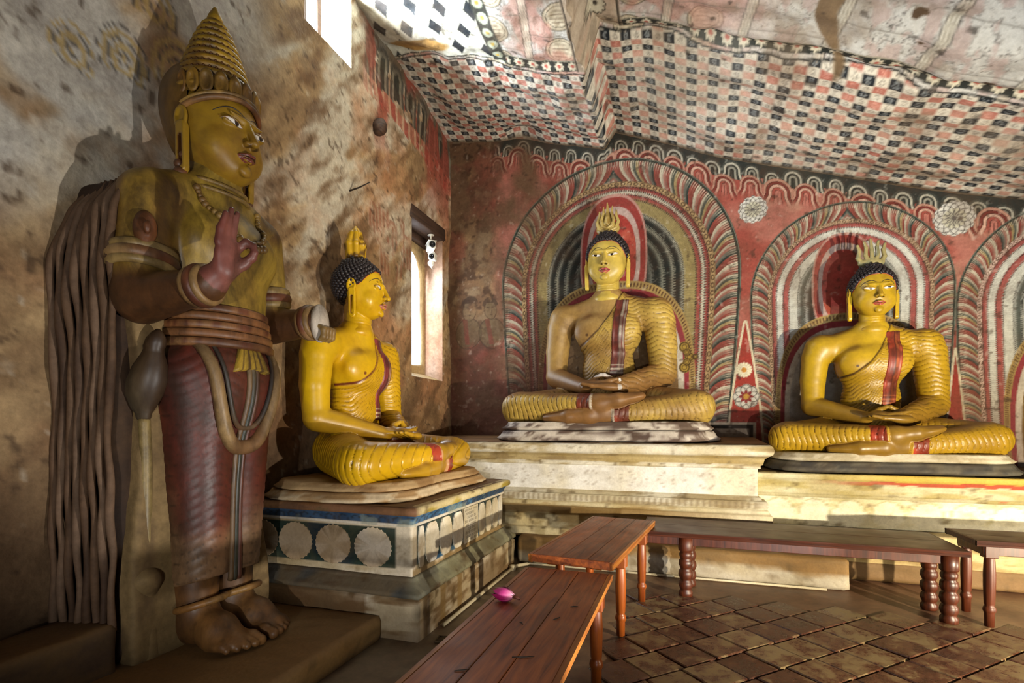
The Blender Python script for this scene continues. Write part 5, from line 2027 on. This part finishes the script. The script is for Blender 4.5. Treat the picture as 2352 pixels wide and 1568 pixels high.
def grime(V, base, seed, stain=hexc('8f7748'), amt=.5, dark=hexc('4a3a22')):
    c = np.broadcast_to(base, V.shape).copy()
    c = mix(c, base * np.array([.93, .90, .82]), sm(.4, .65, fbm(V * 2.5, 4, seed)))
    c = mix(c, stain, sm(.50, .66, fbm(V * np.array([3, 3, 14.0]), 5, seed + 3)) * amt)
    c = mix(c, dark, sm(.62, .75, fbm(V * 11, 4, seed + 5)) * amt * .8)
    return c

# ------------------------------------------------------------------ plinths and ledges
def block(nm, x0, x1, y0, y1, z0, z1, base, label, cat, seed, c=.02, d=.035, stain=hexc('6a5230'), amt=.6, peel=None):
    """plaster block with uneven faces"""
    s = Sdf()
    cx, cy, cz = (x0 + x1) / 2, (y0 + y1) / 2, (z0 + z1) / 2
    hx, hy, hz = (x1 - x0) / 2 - c, (y1 - y0) / 2 - c, (z1 - z0) / 2 - c

    def f(P):
        q = np.abs(P - _v((cx, cy, cz))) - _v((hx, hy, hz))
        return np.sqrt((np.maximum(q, 0) ** 2).sum(1)) + np.minimum(q.max(1), 0) - c
    s.fn(f)
    V, F, nr = skin(s, (x0 - .07, y0 - .07, z0 - .07), (x1 + .07, y1 + .07, z1 + .07), d)
    k = sm(z0 + .01, z0 + .05, V[:, 2])
    V = V + nr * ((fbm(V * 3.5, 4, seed) - .5) * .035 * k)[:, None]
    col = grime(V, base, seed, stain, amt)
    col = mix(col, hexc('7a5c38'), sm(.6, .95, nr[:, 2]) * .7)
    if peel is not None:
        pz = V[:, 2] - z0 - peel - (fbm(V * np.array([1.6, 1.6, 1.0]), 4, seed + 9) - .5) * .28
        col = mix(col, grime(V, hexc('b3aa98'), seed + 11, hexc('8a7a60'), .5), sm(.015, -.015, pz) * (nr[:, 2] < .5))
    o = obj(nm, V, F, M['ped'], None, lin(np.clip(col, 0, 1)))
    return tag(o, label, cat)


def ped_part(name, path, prof, mat, root, colfn, seed, wob=.006, ds=.03, dp=.012):
    V, F, arc, zz = sweep(path, prof, ds, dp, wob, seed)
    c = colfn(V, arc, zz)
    return obj(name, V, F, mat, root, lin(np.clip(c, 0, 1)))


# --- blue and white plinth of the first seated statue
bx, by0, by1 = -1.85, 3.30, 5.22
bp = empty('blue_plinth', (0, 0, 0), 0, 'plinth with blue frieze, scalloped discs and inscription by the left wall', 'plinth')
path = [(XL + .02, by0), (bx, by0), (bx, by1), (XL + .02, by1)]
LF = bx - XL - .02                                     # arc length of the front face


def c_base(V, a, z):
    c = grime(V, hexc('b3a896'), 1001, hexc('6a5236'), .9)
    st = ((tri((a - LF) / .30) > .62) & (a > LF) & (a < LF + .75))
    c = mix(c, hexc('7a6038'), st * .75)
    c = mix(c, hexc('5a4026'), sm(.45, .6, fbm(V * 2.2, 4, 1003)) * .8 * (a < LF - .32))
    return mix(c, hexc('5a4630'), sm(.46, .6, fbm(V * 3, 4, 1005)) * .6)


ped_part('base', path, [(.10, 0), (.10, .27), (.07, .30)], M['ped'], bp, c_base, 1, .012)


def c_mould(V, a, z):
    c = grime(V, hexc('6d6a58'), 1011, hexc('4a3826'), .8)
    c = mix(c, hexc('8f8f74'), sm(.48, .60, fbm(V * 6, 4, 1013)) * .7 * (a > LF))
    c = mix(c, hexc('2f4a5c'), sm(.55, .68, fbm(V * 3, 3, 1015)) * .8 * (a < LF))
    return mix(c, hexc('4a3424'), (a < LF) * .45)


ped_part('sloped_moulding', path, [(.05, .295), (.115, .30), (.115, .325), (.03, .395), (.025, .41), (.0, .415)], M['ped'], bp, c_mould, 2, .010)
PAN = [(3.38, 3.48), (3.48, 3.722), (3.722, 3.963), (3.963, 4.19), None, (4.53, 4.715), (4.715, 4.895), (4.895, 5.08), (5.08, 5.20)]


def c_dado(V, a, z):
    c = grime(V, hexc('c6b9a2'), 1021, hexc('8d7448'), .4)
    fr = (a < LF - .13) & (z > .462) & (z < .752)
    rt = (a > LF + .06) & (a < LF + 1.88) & (z > .455) & (z < .765) & ~((a > LF + .89) & (a < LF + 1.23))
    dk = mix(np.zeros_like(V) + hexc('1d2c33'), hexc('22352c'), sm(.4, .6, fbm(V * 5, 3, 1023)))
    dk = mix(dk, hexc('2c5a80'), (a > LF) * sm(.53, .48, z) * .8)
    c = np.where((fr | rt)[:, None], dk, c)
    pe = sm(.50, .455, z + (fbm(V * np.array([9, 9, 4]), 4, 1025) - .5) * .16)
    return mix(c, hexc('7a6038'), pe * .8 * (a > LF))


ped_part('dado', path, [(0, .41), (0, .775)], M['ped'], bp, c_dado, 3, .003, .02, .012)


def c_blue(V, a, z):
    c = mix(np.zeros_like(V) + hexc('24415e'), hexc('356083'), sm(.4, .6, fbm(V * 7, 4, 1031)))
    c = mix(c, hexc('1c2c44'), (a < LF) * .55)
    k = tri(a / .115)
    arcs = np.abs(np.hypot((k - .0) * .058, (z - .795)) - .042) < .007
    c = mix(c, hexc('16222f'), arcs * .7)
    c = mix(c, hexc('c9bfae'), (z < .792) * 1.0)
    c = mix(c, hexc('a8563a'), ((z > .853) & (z < .862)) * .5 * (a > LF))
    return mix(c, hexc('8a8f80'), sm(.62, .72, fbm(V * 10, 3, 1033)) * .6)


ped_part('blue_frieze', path, [(0, .770), (.018, .773), (.018, .790), (.010, .793), (.018, .82), (.040, .858)], M['ped'], bp, c_blue, 4, .004, .02, .008)


def c_cap(V, a, z):
    c = grime(V, hexc('cabf9c'), 1041, hexc('8f7a1e'), .85)
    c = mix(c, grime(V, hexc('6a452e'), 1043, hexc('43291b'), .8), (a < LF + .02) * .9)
    return c


ped_part('cap_slab', path, [(.03, .855), (.062, .858), (.068, .875), (.065, .905), (.045, .917), (.0, .92)], M['ped'], bp, c_cap, 5, .010)
V, F = top_sheet(XL, bx + .05, by0 - .05, by1 + .05, .918, .918, 1045)
obj('top', V, F, M['ped'], bp, lin(grime(V, hexc('7a5c3c'), 1047, hexc('4a3422'), .7)))


def scallop_disc(rx, rz, n=26, amp=.045, m=104):
    t = np.linspace(0, 2 * math.pi, m, endpoint=False)
    r = 1 - amp * np.abs(np.cos(t * n / 2)) ** .6
    return np.c_[rx * r * np.cos(t), rz * r * np.sin(t)]


def plate(parent, name, poly, origin, udir, ndir, th, col, seed, dirt=.5):
    """flat plate: polygon in (u, z) standing on a wall face"""
    o, u, nn = map(np.array, (origin, udir, ndir))
    m = len(poly)
    V = [o + p[0] * u + np.array([0, 0, p[1]]) + nn * th for p in poly] + [o + p[0] * u + np.array([0, 0, p[1]]) - nn * .004 for p in poly]
    ctr = poly.mean(0)
    V.append(o + ctr[0] * u + np.array([0, 0, ctr[1]]) + nn * th)
    F = [(k, (k + 1) % m, 2 * m) for k in range(m)] + [(k, m + k, m + (k + 1) % m, (k + 1) % m) for k in range(m)]
    V = np.array(V)
    return obj(name, V, F, M['ped'], parent, lin(grime(V, col, seed, hexc('8a6f4c'), dirt)), False)


for i, xx in enumerate((-2.17, -2.515, -2.86, -3.18)):
    poly = scallop_disc(.158, .148)
    if i == 3:
        poly[:, 0] = np.maximum(poly[:, 0], -.10)
    plate(bp, 'disc', poly, (xx, by0 - .004, .607), (1, 0, 0), (0, -1, 0), .006, hexc('b8a48c') if i else hexc('cbbfae'), 1051 + i)
for i, p in enumerate(PAN):
    if p is None:
        continue
    cyy, hw = (p[0] + p[1]) / 2, (p[1] - p[0]) / 2 - .002
    poly = scallop_disc(hw, .175, 30, .05)
    poly[:, 1] = np.clip(poly[:, 1], -.150, .150)
    plate(bp, 'petal_panel', poly, (bx + .004, cyy, .608), (0, 1, 0), (1, 0, 0), .006, hexc('d3ccbc'), 1061 + i, .35)
# inscription: rows of worn script in black paint
ny, nz = 110, 100
GY, GZ = np.meshgrid(np.linspace(4.20, 4.52, ny), np.linspace(.455, .765, nz), indexing='ij')
y, z = GY.ravel(), GZ.ravel()
row = (.762 - z) / .034
fr = row - np.floor(row)
ri = np.floor(row)
gly = (y - 4.20) / .017
k = np.floor(gly + .3 * np.sin(ri * 3))
fx = gly + .3 * np.sin(ri * 3) - k
r1, r2 = _hash(k.astype(np.int64), ri.astype(np.int64), k.astype(np.int64) * 0, 3), _hash(k.astype(np.int64), ri.astype(np.int64), k.astype(np.int64) * 0, 4)
d = np.abs(np.hypot((fx - .45 - .15 * r2) * 1.1, (fr - .5)) - (.20 + .12 * r1))
ink = (d < .09) & (fx - .5 < .25 + .3 * r1) & (r2 > .12) & (y > 4.215 + .03 * (ri % 3)) & (y < 4.505 - .04 * ((ri * 7) % 4) * .5) & (row > .3) & (row < 8.6)
c = grime(np.c_[np.full_like(y, bx), y, z], hexc('cfc8b8'), 1071, hexc('8a7a5c'), .3)
c = mix(c, hexc('2c2824'), ink * .85)
obj('inscription_panel', np.c_[np.full_like(y, bx + .009), y, z], gridF(ny, nz), M['ped'], bp, lin(c))

# --- white plinth under the middle statue
WPY, WPX = 5.74, .68
wp = empty('white_plinth', (0, 0, 0), 0, 'whitewashed moulded plinth under the middle seated statue', 'plinth')
path = [(XL + .02, WPY), (WPX, WPY), (WPX, YB)]


def lime(seed, base, stain, amt):
    return lambda V, a, z: grime(V, base, seed, stain, amt)


def c_wbase(V, a, z):
    c = grime(V, hexc('bfb28e'), 1101, hexc('8f7444'), .8)
    c = mix(c, hexc('8a6e42'), ((z > .53) & (z < .61)) * sm(1.2, .3, V[:, 0] + (fbm(V * 4, 4, 1103) - .5) * 2.2) * .8)
    return mix(c, hexc('d6cfb8'), sm(-.4, .6, V[:, 0]) * .6)


ped_part('base_moulding', path, [(.17, .27), (.17, .36), (.13, .38), (.10, .51), (.12, .525), (.12, .60), (.09, .62), (.09, .645), (.07, .66)], M['ped'], wp, c_wbase, 11, .008)


def c_bead(V, a, z):
    c = grime(V, hexc('c9c2ae'), 1111, hexc('8a7650'), .6)
    return mix(c, hexc('7a6a50'), (tri(a / .06) < .30) * ((z > .665) & (z < .735)) * .55)


ped_part('bead_moulding', path, [(.07, .655), (.075, .66), (.092, .70), (.075, .738), (.03, .742), (.03, .765), (.012, .77), (.0, .785)], M['ped'], wp, c_bead, 12, .004)


def c_wdado(V, a, z):
    c = grime(V, hexc('e6e4de'), 1121, hexc('c0b8a8'), .3, hexc('a59f90'))
    ux = V[:, 0]
    for i in range(9):
        cx = -2.6 + .40 * i
        d = np.hypot(ux - cx, z - .92)
        an = np.arctan2(z - .92, ux - cx)
        c = mix(c, hexc('a59a8c'), (np.abs(d - .075) < .010) * (np.cos(an * 10) > .3) * .55)
        c = mix(c, hexc('b0a596'), (np.hypot(ux - cx - .2, (z - .92)) < .012) * .6)
    return c


ped_part('dado', path, [(0, .78), (0, 1.06)], M['ped'], wp, c_wdado, 13, .003)


def c_corn(V, a, z):
    c = grime(V, hexc('dcd6c4'), 1131, hexc('9a8454'), .7)
    return mix(c, grime(V, hexc('a8935f'), 1133, hexc('6d5630'), .7), ((z > 1.10) & (z < 1.19)) * .8)


ped_part('cornice', path, [(0, 1.055), (.025, 1.06), (.025, 1.09), (.045, 1.10), (.06, 1.16), (.095, 1.185), (.125, 1.205), (.135, 1.24), (.125, 1.28), (.10, 1.298), (.0, 1.305)], M['ped'], wp, c_corn, 14, .009)
V, F = top_sheet(XL, WPX + .10, WPY - .10, YB, 1.30, 1.345, 1141)
obj('top', V, F, M['ped'], wp, lin(grime(V, hexc('7d5c3a'), 1143, hexc('5a3f26'), .6)))

# --- long painted plinth to the right
RPY = 5.92
rp = empty('painted_plinth', (0, 0, 0), 0, 'long cream plinth with faded yellow and red cornice at the right', 'plinth')
path = [(WPX + .01, RPY), (XR, RPY)]
ped_part('base_moulding', path, [(.10, .18), (.10, .34), (.06, .36), (.06, .47), (.02, .49)], M['ped'], rp, lime(1151, hexc('bfae84'), hexc('8d7444'), .7), 21)


def c_rd(V, a, z):
    c = grime(V, hexc('e0dcc4'), 1161, hexc('b3a570'), .6)
    for i in range(12):
        d = np.hypot((V[:, 0] - (.90 + .315 * i)), (z - .625))
        c = mix(c, hexc('e0dcc6'), (d < .13) * .6)
        c = mix(c, hexc('9a966c'), (np.abs(d - .135) < .008) * .5 * (z > .6))
    return c


ped_part('dado', path, [(.0, .485), (.0, .775)], M['ped'], rp, c_rd, 22, .004)


def c_rc(V, a, z):
    c = grime(V, hexc('cfc9a8'), 1171, hexc('a5924e'), .6)
    r = sm(1.1, 2.0, V[:, 0])
    c = mix(c, hexc('c9a83c'), ((z > .955) & (z < 1.02)) * r * .8)
    c = mix(c, hexc('b8402c'), ((z > .92) & (z < .955)) * r * .85)
    return mix(c, hexc('b8402c'), ((z > .78) & (z < .80)) * sm(2.2, 3.0, V[:, 0]) * .7)


ped_part('cornice', path, [(.0, .772), (.03, .777), (.03, .80), (.05, .815), (.06, .88), (.045, .895), (.06, .92), (.08, .955), (.10, .965), (.11, 1.0), (.10, 1.018), (.0, 1.022)], M['ped'], rp, c_rc, 23, .006)
V, F = top_sheet(WPX + .01, XR, RPY - .08, YB, 1.02, 1.05, 1181)
obj('top', V, F, M['ped'], rp, lin(grime(V, hexc('4a3a28'), 1183, hexc('2c2218'), .6)))

# --- ledges and steps
o = block('plaster_step', -1.74, 1.40, 5.40, 5.80, 0, .29, hexc('86683e'), 'low plaster step along the foot of the white plinth', 'step', 1201, .03, peel=.13)
o = block('plaster_kerb', 1.41, XR - .05, 5.82, 6.05, 0, .20, hexc('7d6242'), 'low brown kerb along the foot of the right plinth', 'kerb', 1211, .03)
o = block('statue_platform', XL + .02, -2.02, 1.35, 3.19, 0, .16, hexc('8a6c42'), 'low platform under the feet of the standing statue', 'platform', 1221, .02)
o = block('plaster_ledge', XL + .02, -2.93, YF + .1, 2.02, 0, .42, hexc('4a3a2c'), 'dark plaster ledge along the left wall beside the standing statue', 'ledge', 1231, .03, .04)

# ------------------------------------------------------------------ statues
GRP = 'seated meditating statues on plinths'
PY = dict(skin=hexc('cfa612'), skin2=hexc('b88a10'), robe=hexc('c49a10'), robe2=hexc('a87c10'), dust=hexc('7a5626'), dustamt=.55, wear=.5,
          line=hexc('5a2018'), cuff=hexc('a03a28'), cuffedge=hexc('b98a60'), sash=hexc('8a3a3a'), sash2=hexc('b89a7a'), lip=hexc('b06a5a'),
          flame=hexc('c49a18'), flame2=hexc('4a3010'))
PM = dict(mat='gold_dusty', headmat='gold_worn', face=hexc('cdb250'), face2=hexc('a89040'), skin=hexc('a5864c'), skin2=hexc('8a6838'), robe=hexc('b59846'), robe2=hexc('8a6a38'), dust=hexc('7a5430'), dustamt=.85, wear=.8,
          line=hexc('3a2414'), cuff=hexc('8a3c2c'), cuffedge=hexc('b5aa98'), sash=hexc('7a342c'), sash2=hexc('b0a494'), lip=hexc('a8454a'),
          flame=hexc('b8a05c'), flame2=hexc('8a7038'), tips=1)
PR = dict(mat='gold_worn', headmat='gold_worn', skin=hexc('b8961c'), skin2=hexc('a07a18'), robe=hexc('b08c1c'), robe2=hexc('94701a'), dust=hexc('6e4e22'), dustamt=.7, wear=.55,
          line=hexc('3c2410'), cuff=hexc('b04028'), cuffedge=hexc('b8902c'), sash=hexc('9a3a24'), sash2=hexc('b05a34'), lip=hexc('b05040'),
          flame=hexc('9c9060'), flame2=hexc('7a7a5c'))
seated('seated_statue', (-2.88, 4.25, .92 + .118), math.pi / 2, .845, .96, PY,
       'bright yellow seated statue in profile on the blue plinth', dict(seat=(hexc('a88c64'), hexc('8a6a44')), seat2=(hexc('9c7c54'), hexc('c0ac8c'))), 3, .25, GRP, kf=.30, turn=math.radians(15), sh=.7)
seated('seated_statue', (-.94, 6.55, 1.31 + .195), 0, 1.0, 1.0, PM,
       'large seated statue with dusty brown body on the white plinth', dict(seat=(hexc('5a4a42'), hexc('c9c0b4')), seat2=(hexc('54443e'), hexc('c6bdb2'))), 1, -.12, GRP)
seated('seated_statue', (1.90, 6.50, 1.03 + .165), 0, .84, 1.0, PR,
       'yellow seated statue with pronged flame on the right painted plinth', dict(seat=(hexc('cfc6b0'), hexc('b0a488')), seat2=(hexc('5a564c'), hexc('3c3a38'))), 2, .1, GRP)
standing((-2.85, 2.58, .16), math.pi / 2)


# ------------------------------------------------------------------ benches
def leg_slim(h):
    return [(.030, 0), (.031, .10), (.036, .11), (.040, .125), (.036, .145), (.028, .155), (.033, .17), (.037, .30), (.038, h * .62), (.033, h - .11),
            (.030, h - .10), (.038, h - .085), (.038, h - .07), (.030, h - .06), (.040, h - .05), (.040, h)]


def leg_fat(h):
    p = [(.045, 0), (.058, .01), (.058, .045), (.046, .06), (.052, .075), (.060, .10), (.056, .13), (.044, .145), (.052, .16), (.062, .19), (.058, .225),
         (.044, .24), (.050, .255), (.060, .28), (.056, .315), (.044, .33), (.052, .345), (.056, .37), (.046, .39), (.058, .40), (.062, .41), (.062, h)]
    return p


def bench(name, loc, rz, L, W_, H_, axis_, planks, legs, legf, label, mats, thick=.032, inset=.05, apron=.075, battens=(), notch=0):
    """top of planks along local y (axis 'y') or x; origin on the floor under the centre"""
    r = empty(name, loc, rz, label, 'bench', 'wooden offering benches')
    top, edge, leg = mats
    z1, z0 = H_, H_ - thick
    hx, hy = (W_ / 2, L / 2) if axis_ == 'y' else (L / 2, W_ / 2)
    e = .022
    n = len(planks)
    acc = 0
    for w_ in planks:
        a = acc * (W_ - 2 * e)
        b = (acc + w_) * (W_ - 2 * e)
        acc += w_
        if axis_ == 'y':
            V, F = cbox(-hx + e + a + .0015, -hx + e + b - .0015, -hy + .012, hy - .012, z0, z1, .003)
        else:
            V, F = cbox(-hx + .012, hx - .012, -hy + e + a + .0015, -hy + e + b - .0015, z0, z1, .003)
        obj('plank', V, F, top, r, None, False)
    for s in (-1, 1):
        prof = [(0, z0 - .012), (e, z0 - .006), (e + .004, z0 + .006), (e, z0 + .012), (e + .006, z1 - .008), (e + .002, z1 - .001), (0, z1 + .0005)]
        if axis_ == 'y':
            poly = [(s * (hx - e + p[0]), p[1]) for p in prof]
            V, F = prism(poly if s < 0 else poly[::-1], 'y', -hy, hy)
        else:
            poly = [(s * (hy - e + p[0]), p[1]) for p in prof]
            V, F = prism(poly if s < 0 else poly[::-1], 'x', -hx, hx)
        obj('edge_strip', V, F, edge, r, None, False)
        if axis_ == 'y':
            V, F = cbox(-hx + .002, hx - .002, s * hy - (.012 if s > 0 else 0), s * hy + (.012 if s < 0 else 0), z0 - .008, z1, .004)
        else:
            V, F = cbox(s * hx - (.012 if s > 0 else 0), s * hx + (.012 if s < 0 else 0), -hy + .002, hy - .002, z0 - .008, z1, .004)
        obj('end_strip', V, F, edge if axis_ == 'x' else top, r, None, False)
    if apron:
        for s in (-1, 1):
            if axis_ == 'y':
                V, F = cbox(s * (hx - inset) - .011, s * (hx - inset) + .011, -hy + .06, hy - .06, z0 - apron, z0, .004)
            else:
                V, F = cbox(-hx + .06, hx - .06, s * (hy - inset) - .011, s * (hy - inset) + .011, z0 - apron, z0, .004)
            obj('apron', V, F, leg, r, None, False)
            if axis_ == 'y':
                V, F = cbox(-hx + inset, hx - inset, s * (hy - .07) - .011, s * (hy - .07) + .011, z0 - apron, z0, .004)
            else:
                V, F = cbox(s * (hx - .07) - .011, s * (hx - .07) + .011, -hy + inset, hy - inset, z0 - apron, z0, .004)
            obj('end_apron', V, F, leg, r, None, False)
    for (u, v) in battens:
        V, F = cbox(u - .04, u + .04, v - .30, v + .30, z0 - .03, z0 - .002, .004)
        obj('batten', V, F, leg, r, None, False)
    for (lx, ly) in legs:
        V, F = lathe(legf(z0 - .0), 20, lx, ly)
        g = obj('leg', V, F, leg, r, None, True)
        V, F = cbox(lx - .042, lx + .042, ly - .042, ly + .042, z0 - .10, z0, .005)
        obj('leg_block', V, F, leg, g, None, False)
    return r


MB1 = (M['wood_bench'], M['wood_edge'], M['wood_leg_y'])
MB2 = (M['wood_dark'], M['wood_dark'], M['wood_leg'])
bench('bench', (-.715, 2.05, 0), 0, 2.46, .56, .57, 'y', (.36, .28, .36), [(-.22, .95), (.225, .95), (-.22, -.9), (.225, -.9)], leg_slim,
      'reddish wooden bench nearest the camera with a pink flower bud on it', MB1)
bench('bench', (-.64, 4.15, 0), math.radians(-6.0), 1.60, .575, .630, 'y', (.38, .34, .28), [(-.22, .45), (.235, .45), (-.22, -.35), (.235, -.35)], leg_slim,
      'short wooden bench just beyond the nearest bench, standing a little higher', MB1, .045, apron=0, battens=((-.14, -.44), (.16, -.44)))
bench('bench', (.80, 5.07, 0), math.radians(-.8), 2.36, .74, .571, 'x', (.5, .5), [(-.80, -.26), (-.77, .06), (1.09, -.26), (1.07, .04)], leg_fat,
      'long dark bench with thick bead-turned legs in front of the white plinth', MB2, .035, .10, .09)
bench('bench', (3.02, 4.98, 0), 0, 1.98, .50, .648, 'x', (.5, .5), [(-.88, -.17), (-.88, .17), (.88, -.17), (.88, .17)], leg_slim,
      'dark wooden bench with slender turned legs at the right edge', MB2, .035, .06, .08)

# ------------------------------------------------------------------ pink flower bud
fb = empty('lotus_flower', (-.85, 2.585, .571), math.radians(172), 'closed pink lotus bud lying on the nearest bench', 'flower')


def petal(parent, name, L, wid, cup, roll, open_, lift, c0, c1):
    nu, nv = 9, 14
    U, W = np.meshgrid(np.linspace(-1, 1, nu), np.linspace(0, 1, nv), indexing='ij')
    u, w_ = U.ravel(), W.ravel()
    half = wid * np.sin(np.pi * w_ ** .75) ** .8 * (1 - .15 * w_) + .002
    rad = cup * np.sin(np.pi * np.clip(w_ * .92 + .04, 0, 1)) ** .8 + open_ * w_
    th = u * half / max(cup, .01) * .9
    X = L * w_
    Y = rad * np.sin(th)
    Zz = rad * np.cos(th)
    cr, sr = math.cos(roll), math.sin(roll)
    V = np.c_[X, Y * cr - Zz * sr, Y * sr + Zz * cr + lift]
    c = mix(np.broadcast_to(c0, V.shape), c1, sm(.45, 0, w_) * .8)
    c = mix(c, c * .6, (np.abs(u) > .8) * .4)
    o = obj(name, V, gridF(nu, nv), M['petal'], parent, lin(c))
    md = o.modifiers.new('thickness', 'SOLIDIFY')
    md.thickness = .0015
    return o


for k in range(6):
    petal(fb, 'petal', (.135, .122, .130, .115, .128, .118)[k], .024, .030, k * math.pi / 3 + .2, (.006, .014, .003, .010, .004, .012)[k], .038,
          hexc(('a01860', 'b82a74', '8e1250', 'b02468', '9a1658', 'c03a80')[k]), hexc('dfb0b4'))
for k in range(5):
    petal(fb, 'petal', .120 - .004 * k, .019, .021, k * 2 * math.pi / 5 + .5, (.002, .006, .0, .004, .001)[k], .038, hexc(('c83c88', 'a81c64')[k % 2]), hexc('e6c0c4'))
petal(fb, 'petal', .10, .020, .030, math.pi * .95, .016, .038, hexc('6e1038'), hexc('8a3048'))
V, F = tube([(0.012, 0, .036), (-.015, .002, .032), (-.032, .004, .026)], [.012, .008, .007], 8)
obj('stem', V, F, M['stem'], fb)

# ------------------------------------------------------------------ twigs on the bench
TW = ((-.60, 2.42, .9, .05, 'forked dry twig right of the pink flower bud on the nearest bench'),
      (-.56, 2.62, .3, .04, 'dry twig furthest along the right half of the nearest bench'),
      (-.72, 2.32, 2.2, .03, 'short dry twig just in front of the pink flower bud'),
      (-.66, 1.98, .2, .09, 'longest dry twig lying across the middle plank of the nearest bench'),
      (-.83, 1.80, .4, .06, 'dry twig nearest the camera on the left plank of the nearest bench'))
for (tx, ty, ta, tl, lab) in TW:
    V, F = tube([(tx, ty, .5725), (tx + tl * .5 * math.cos(ta), ty + tl * .5 * math.sin(ta), .575), (tx + tl * math.cos(ta + .2), ty + tl * math.sin(ta + .2), .5725)], [.002, .0028, .0015], 6)
    tag(obj('twig', V, F, M['iron']), lab, 'twig', 'dry twigs on the bench')

# ------------------------------------------------------------------ security cameras under the lintel
def housing(parent, c, rz, L, r, mat_body, lens=True):
    ca_, sa_ = math.cos(rz), math.sin(rz)

    def T(V):
        return np.c_[V[:, 0] * ca_ - V[:, 1] * sa_, V[:, 0] * sa_ + V[:, 1] * ca_, V[:, 2]] + np.array(c)
    V, F = cbox(-L / 2, L / 2, -r, r, -r * .9, r * .9, .012)
    obj('housing', T(V), F, mat_body, parent, None, False)
    V, F = cbox(-L / 2 - .005, L / 2 + .03, -r - .006, r + .006, r * .85, r * .85 + .008, .003)
    obj('sunshield', T(V), F, mat_body, parent, None, False)
    if lens:
        V, F = lathe([(r * .8, 0), (r * .8, .02), (r * .5, .022), (r * .45, .012), (.001, .016)], 20)
        V = np.c_[V[:, 2] + L / 2 - .006, V[:, 0], V[:, 1]]
        obj('lens', T(V), F, M['black_plastic'], parent)


c1 = empty('security_camera', (-3.34, 6.48, 3.95), 0, 'white box security camera hung from the window lintel', 'camera', 'security cameras')
housing(c1, (0, 0, 0), math.radians(-52), .21, .052, M['white_plastic'], True)
V, F = lathe([(.045, .155), (.045, .165), (.012, .165), (.012, .045)][::-1], 14)
obj('ceiling_bracket', V, F, M['white_plastic'], c1)
c2 = empty('security_camera', (-3.30, 6.46, 3.79), 0, 'small white camera with round black lens below the box camera', 'camera', 'security cameras')
housing(c2, (0, 0, 0), math.radians(-78), .12, .045, M['white_plastic'], True)
V, F = tube([(-.02, .05, 0), (-.06, .09, -.03), (-.10, .12, -.06), (-.14, .27, -.06)], .013, 8)
obj('arm', V, F, M['white_plastic'], c2)
V, F = sphere((-.05, .05, -.055), .045, 12, 8)
obj('junction_dome', V, F, M['white_plastic'], c2)

# ------------------------------------------------------------------ pipes, rod, peg, drain
o = empty('conduit_pipe', (0, 0, 0), 0, 'cream plastic conduit pipe running along the foot of the blue plinth', 'pipe')
V, F = tube([(-1.70, 3.50, .022), (-1.70, 4.3, .022), (-1.70, 5.12, .022)], .014, 10)
obj('pipe_run', V, F, M['pvc'], o)
V, F = tube([(-1.70, 5.10, .024), (-1.695, 5.15, .026), (-1.66, 5.22, .028), (-1.60, 5.32, .022)], .017, 10)
obj('elbow', V, F, M['pvc'], o)
V, F = tube([(-1.61, 5.31, .022), (-1.58, 5.34, .022), (-1.2, 5.345, .022), (-.2, 5.35, .018), (1.2, 5.355, .018)], .011, 10)
obj('pipe_run', V, F, M['pvc'], o)
V, F = lathe([(.030, .0), (.032, .01), (.032, .05), (.02, .056)], 14, -1.70, 5.12)
obj('junction_box', V, F, M['pvc'], o)
o = empty('grey_pipe', (0, 0, 0), 0, 'dark grey pipe lying on the kerb below the right plinth', 'pipe')
V, F = tube([(1.62, 5.90, .236), (3.0, 5.895, .236), (4.4, 5.90, .236)], .020, 12)
obj('pipe_run', V, F, M['blackpipe'], o)
V, F = lathe([(.026, 0), (.026, .05)], 12)
V = np.c_[V[:, 2] + 1.60, V[:, 0] + 5.90, V[:, 1] + .240]
obj('coupling', V, F, M['blackpipe'], o)
V, F = tube([(XL - .03, 4.62, 3.93), (XL + .1, 4.62, 3.95), (XL + .24, 4.60, 3.975)], [.009, .008, .005], 8)
tag(obj('iron_spike', V, F, M['iron']), 'thin iron spike sticking out of the left wall above the seated statue', 'spike')
s = Sdf()
s.el((XL + .03, 5.10, 4.84), (.09, .06, .10), .03)
s.el((XL + .06, 5.06, 4.80), (.06, .05, .06), .03)
V, F, nr = skin(s, (XL - .12, 4.95, 4.68), (XL + .2, 5.25, 5.0), .016)
V = V + nr * ((fbm(V * 18, 3, 1301) - .5) * .03)[:, None]
tag(obj('beam_stub', V, F, M['wood_old']), 'dark broken timber stub in the left wall below the ceiling', 'timber')
o = empty('floor_drain', (-1.60, 3.30, .003), math.radians(8), 'small square drain hole in the floor beside the blue plinth', 'drain')
V, F = cbox(-.045, .045, -.045, .045, -.004, .003, .001)
obj('hole', V, F, M['black_plastic'], o, None, False)  # flat black plate gives the darkness inside the drain
mb = MB()
for (x0, x1, y0, y1) in ((-.055, .055, .045, .055), (-.055, .055, -.055, -.045), (-.055, -.045, -.045, .045), (.045, .055, -.045, .045)):
    mb.add(cbox(x0, x1, y0, y1, -.004, .008, .002))
mb.build('rim', M['pvc_dark'], o)
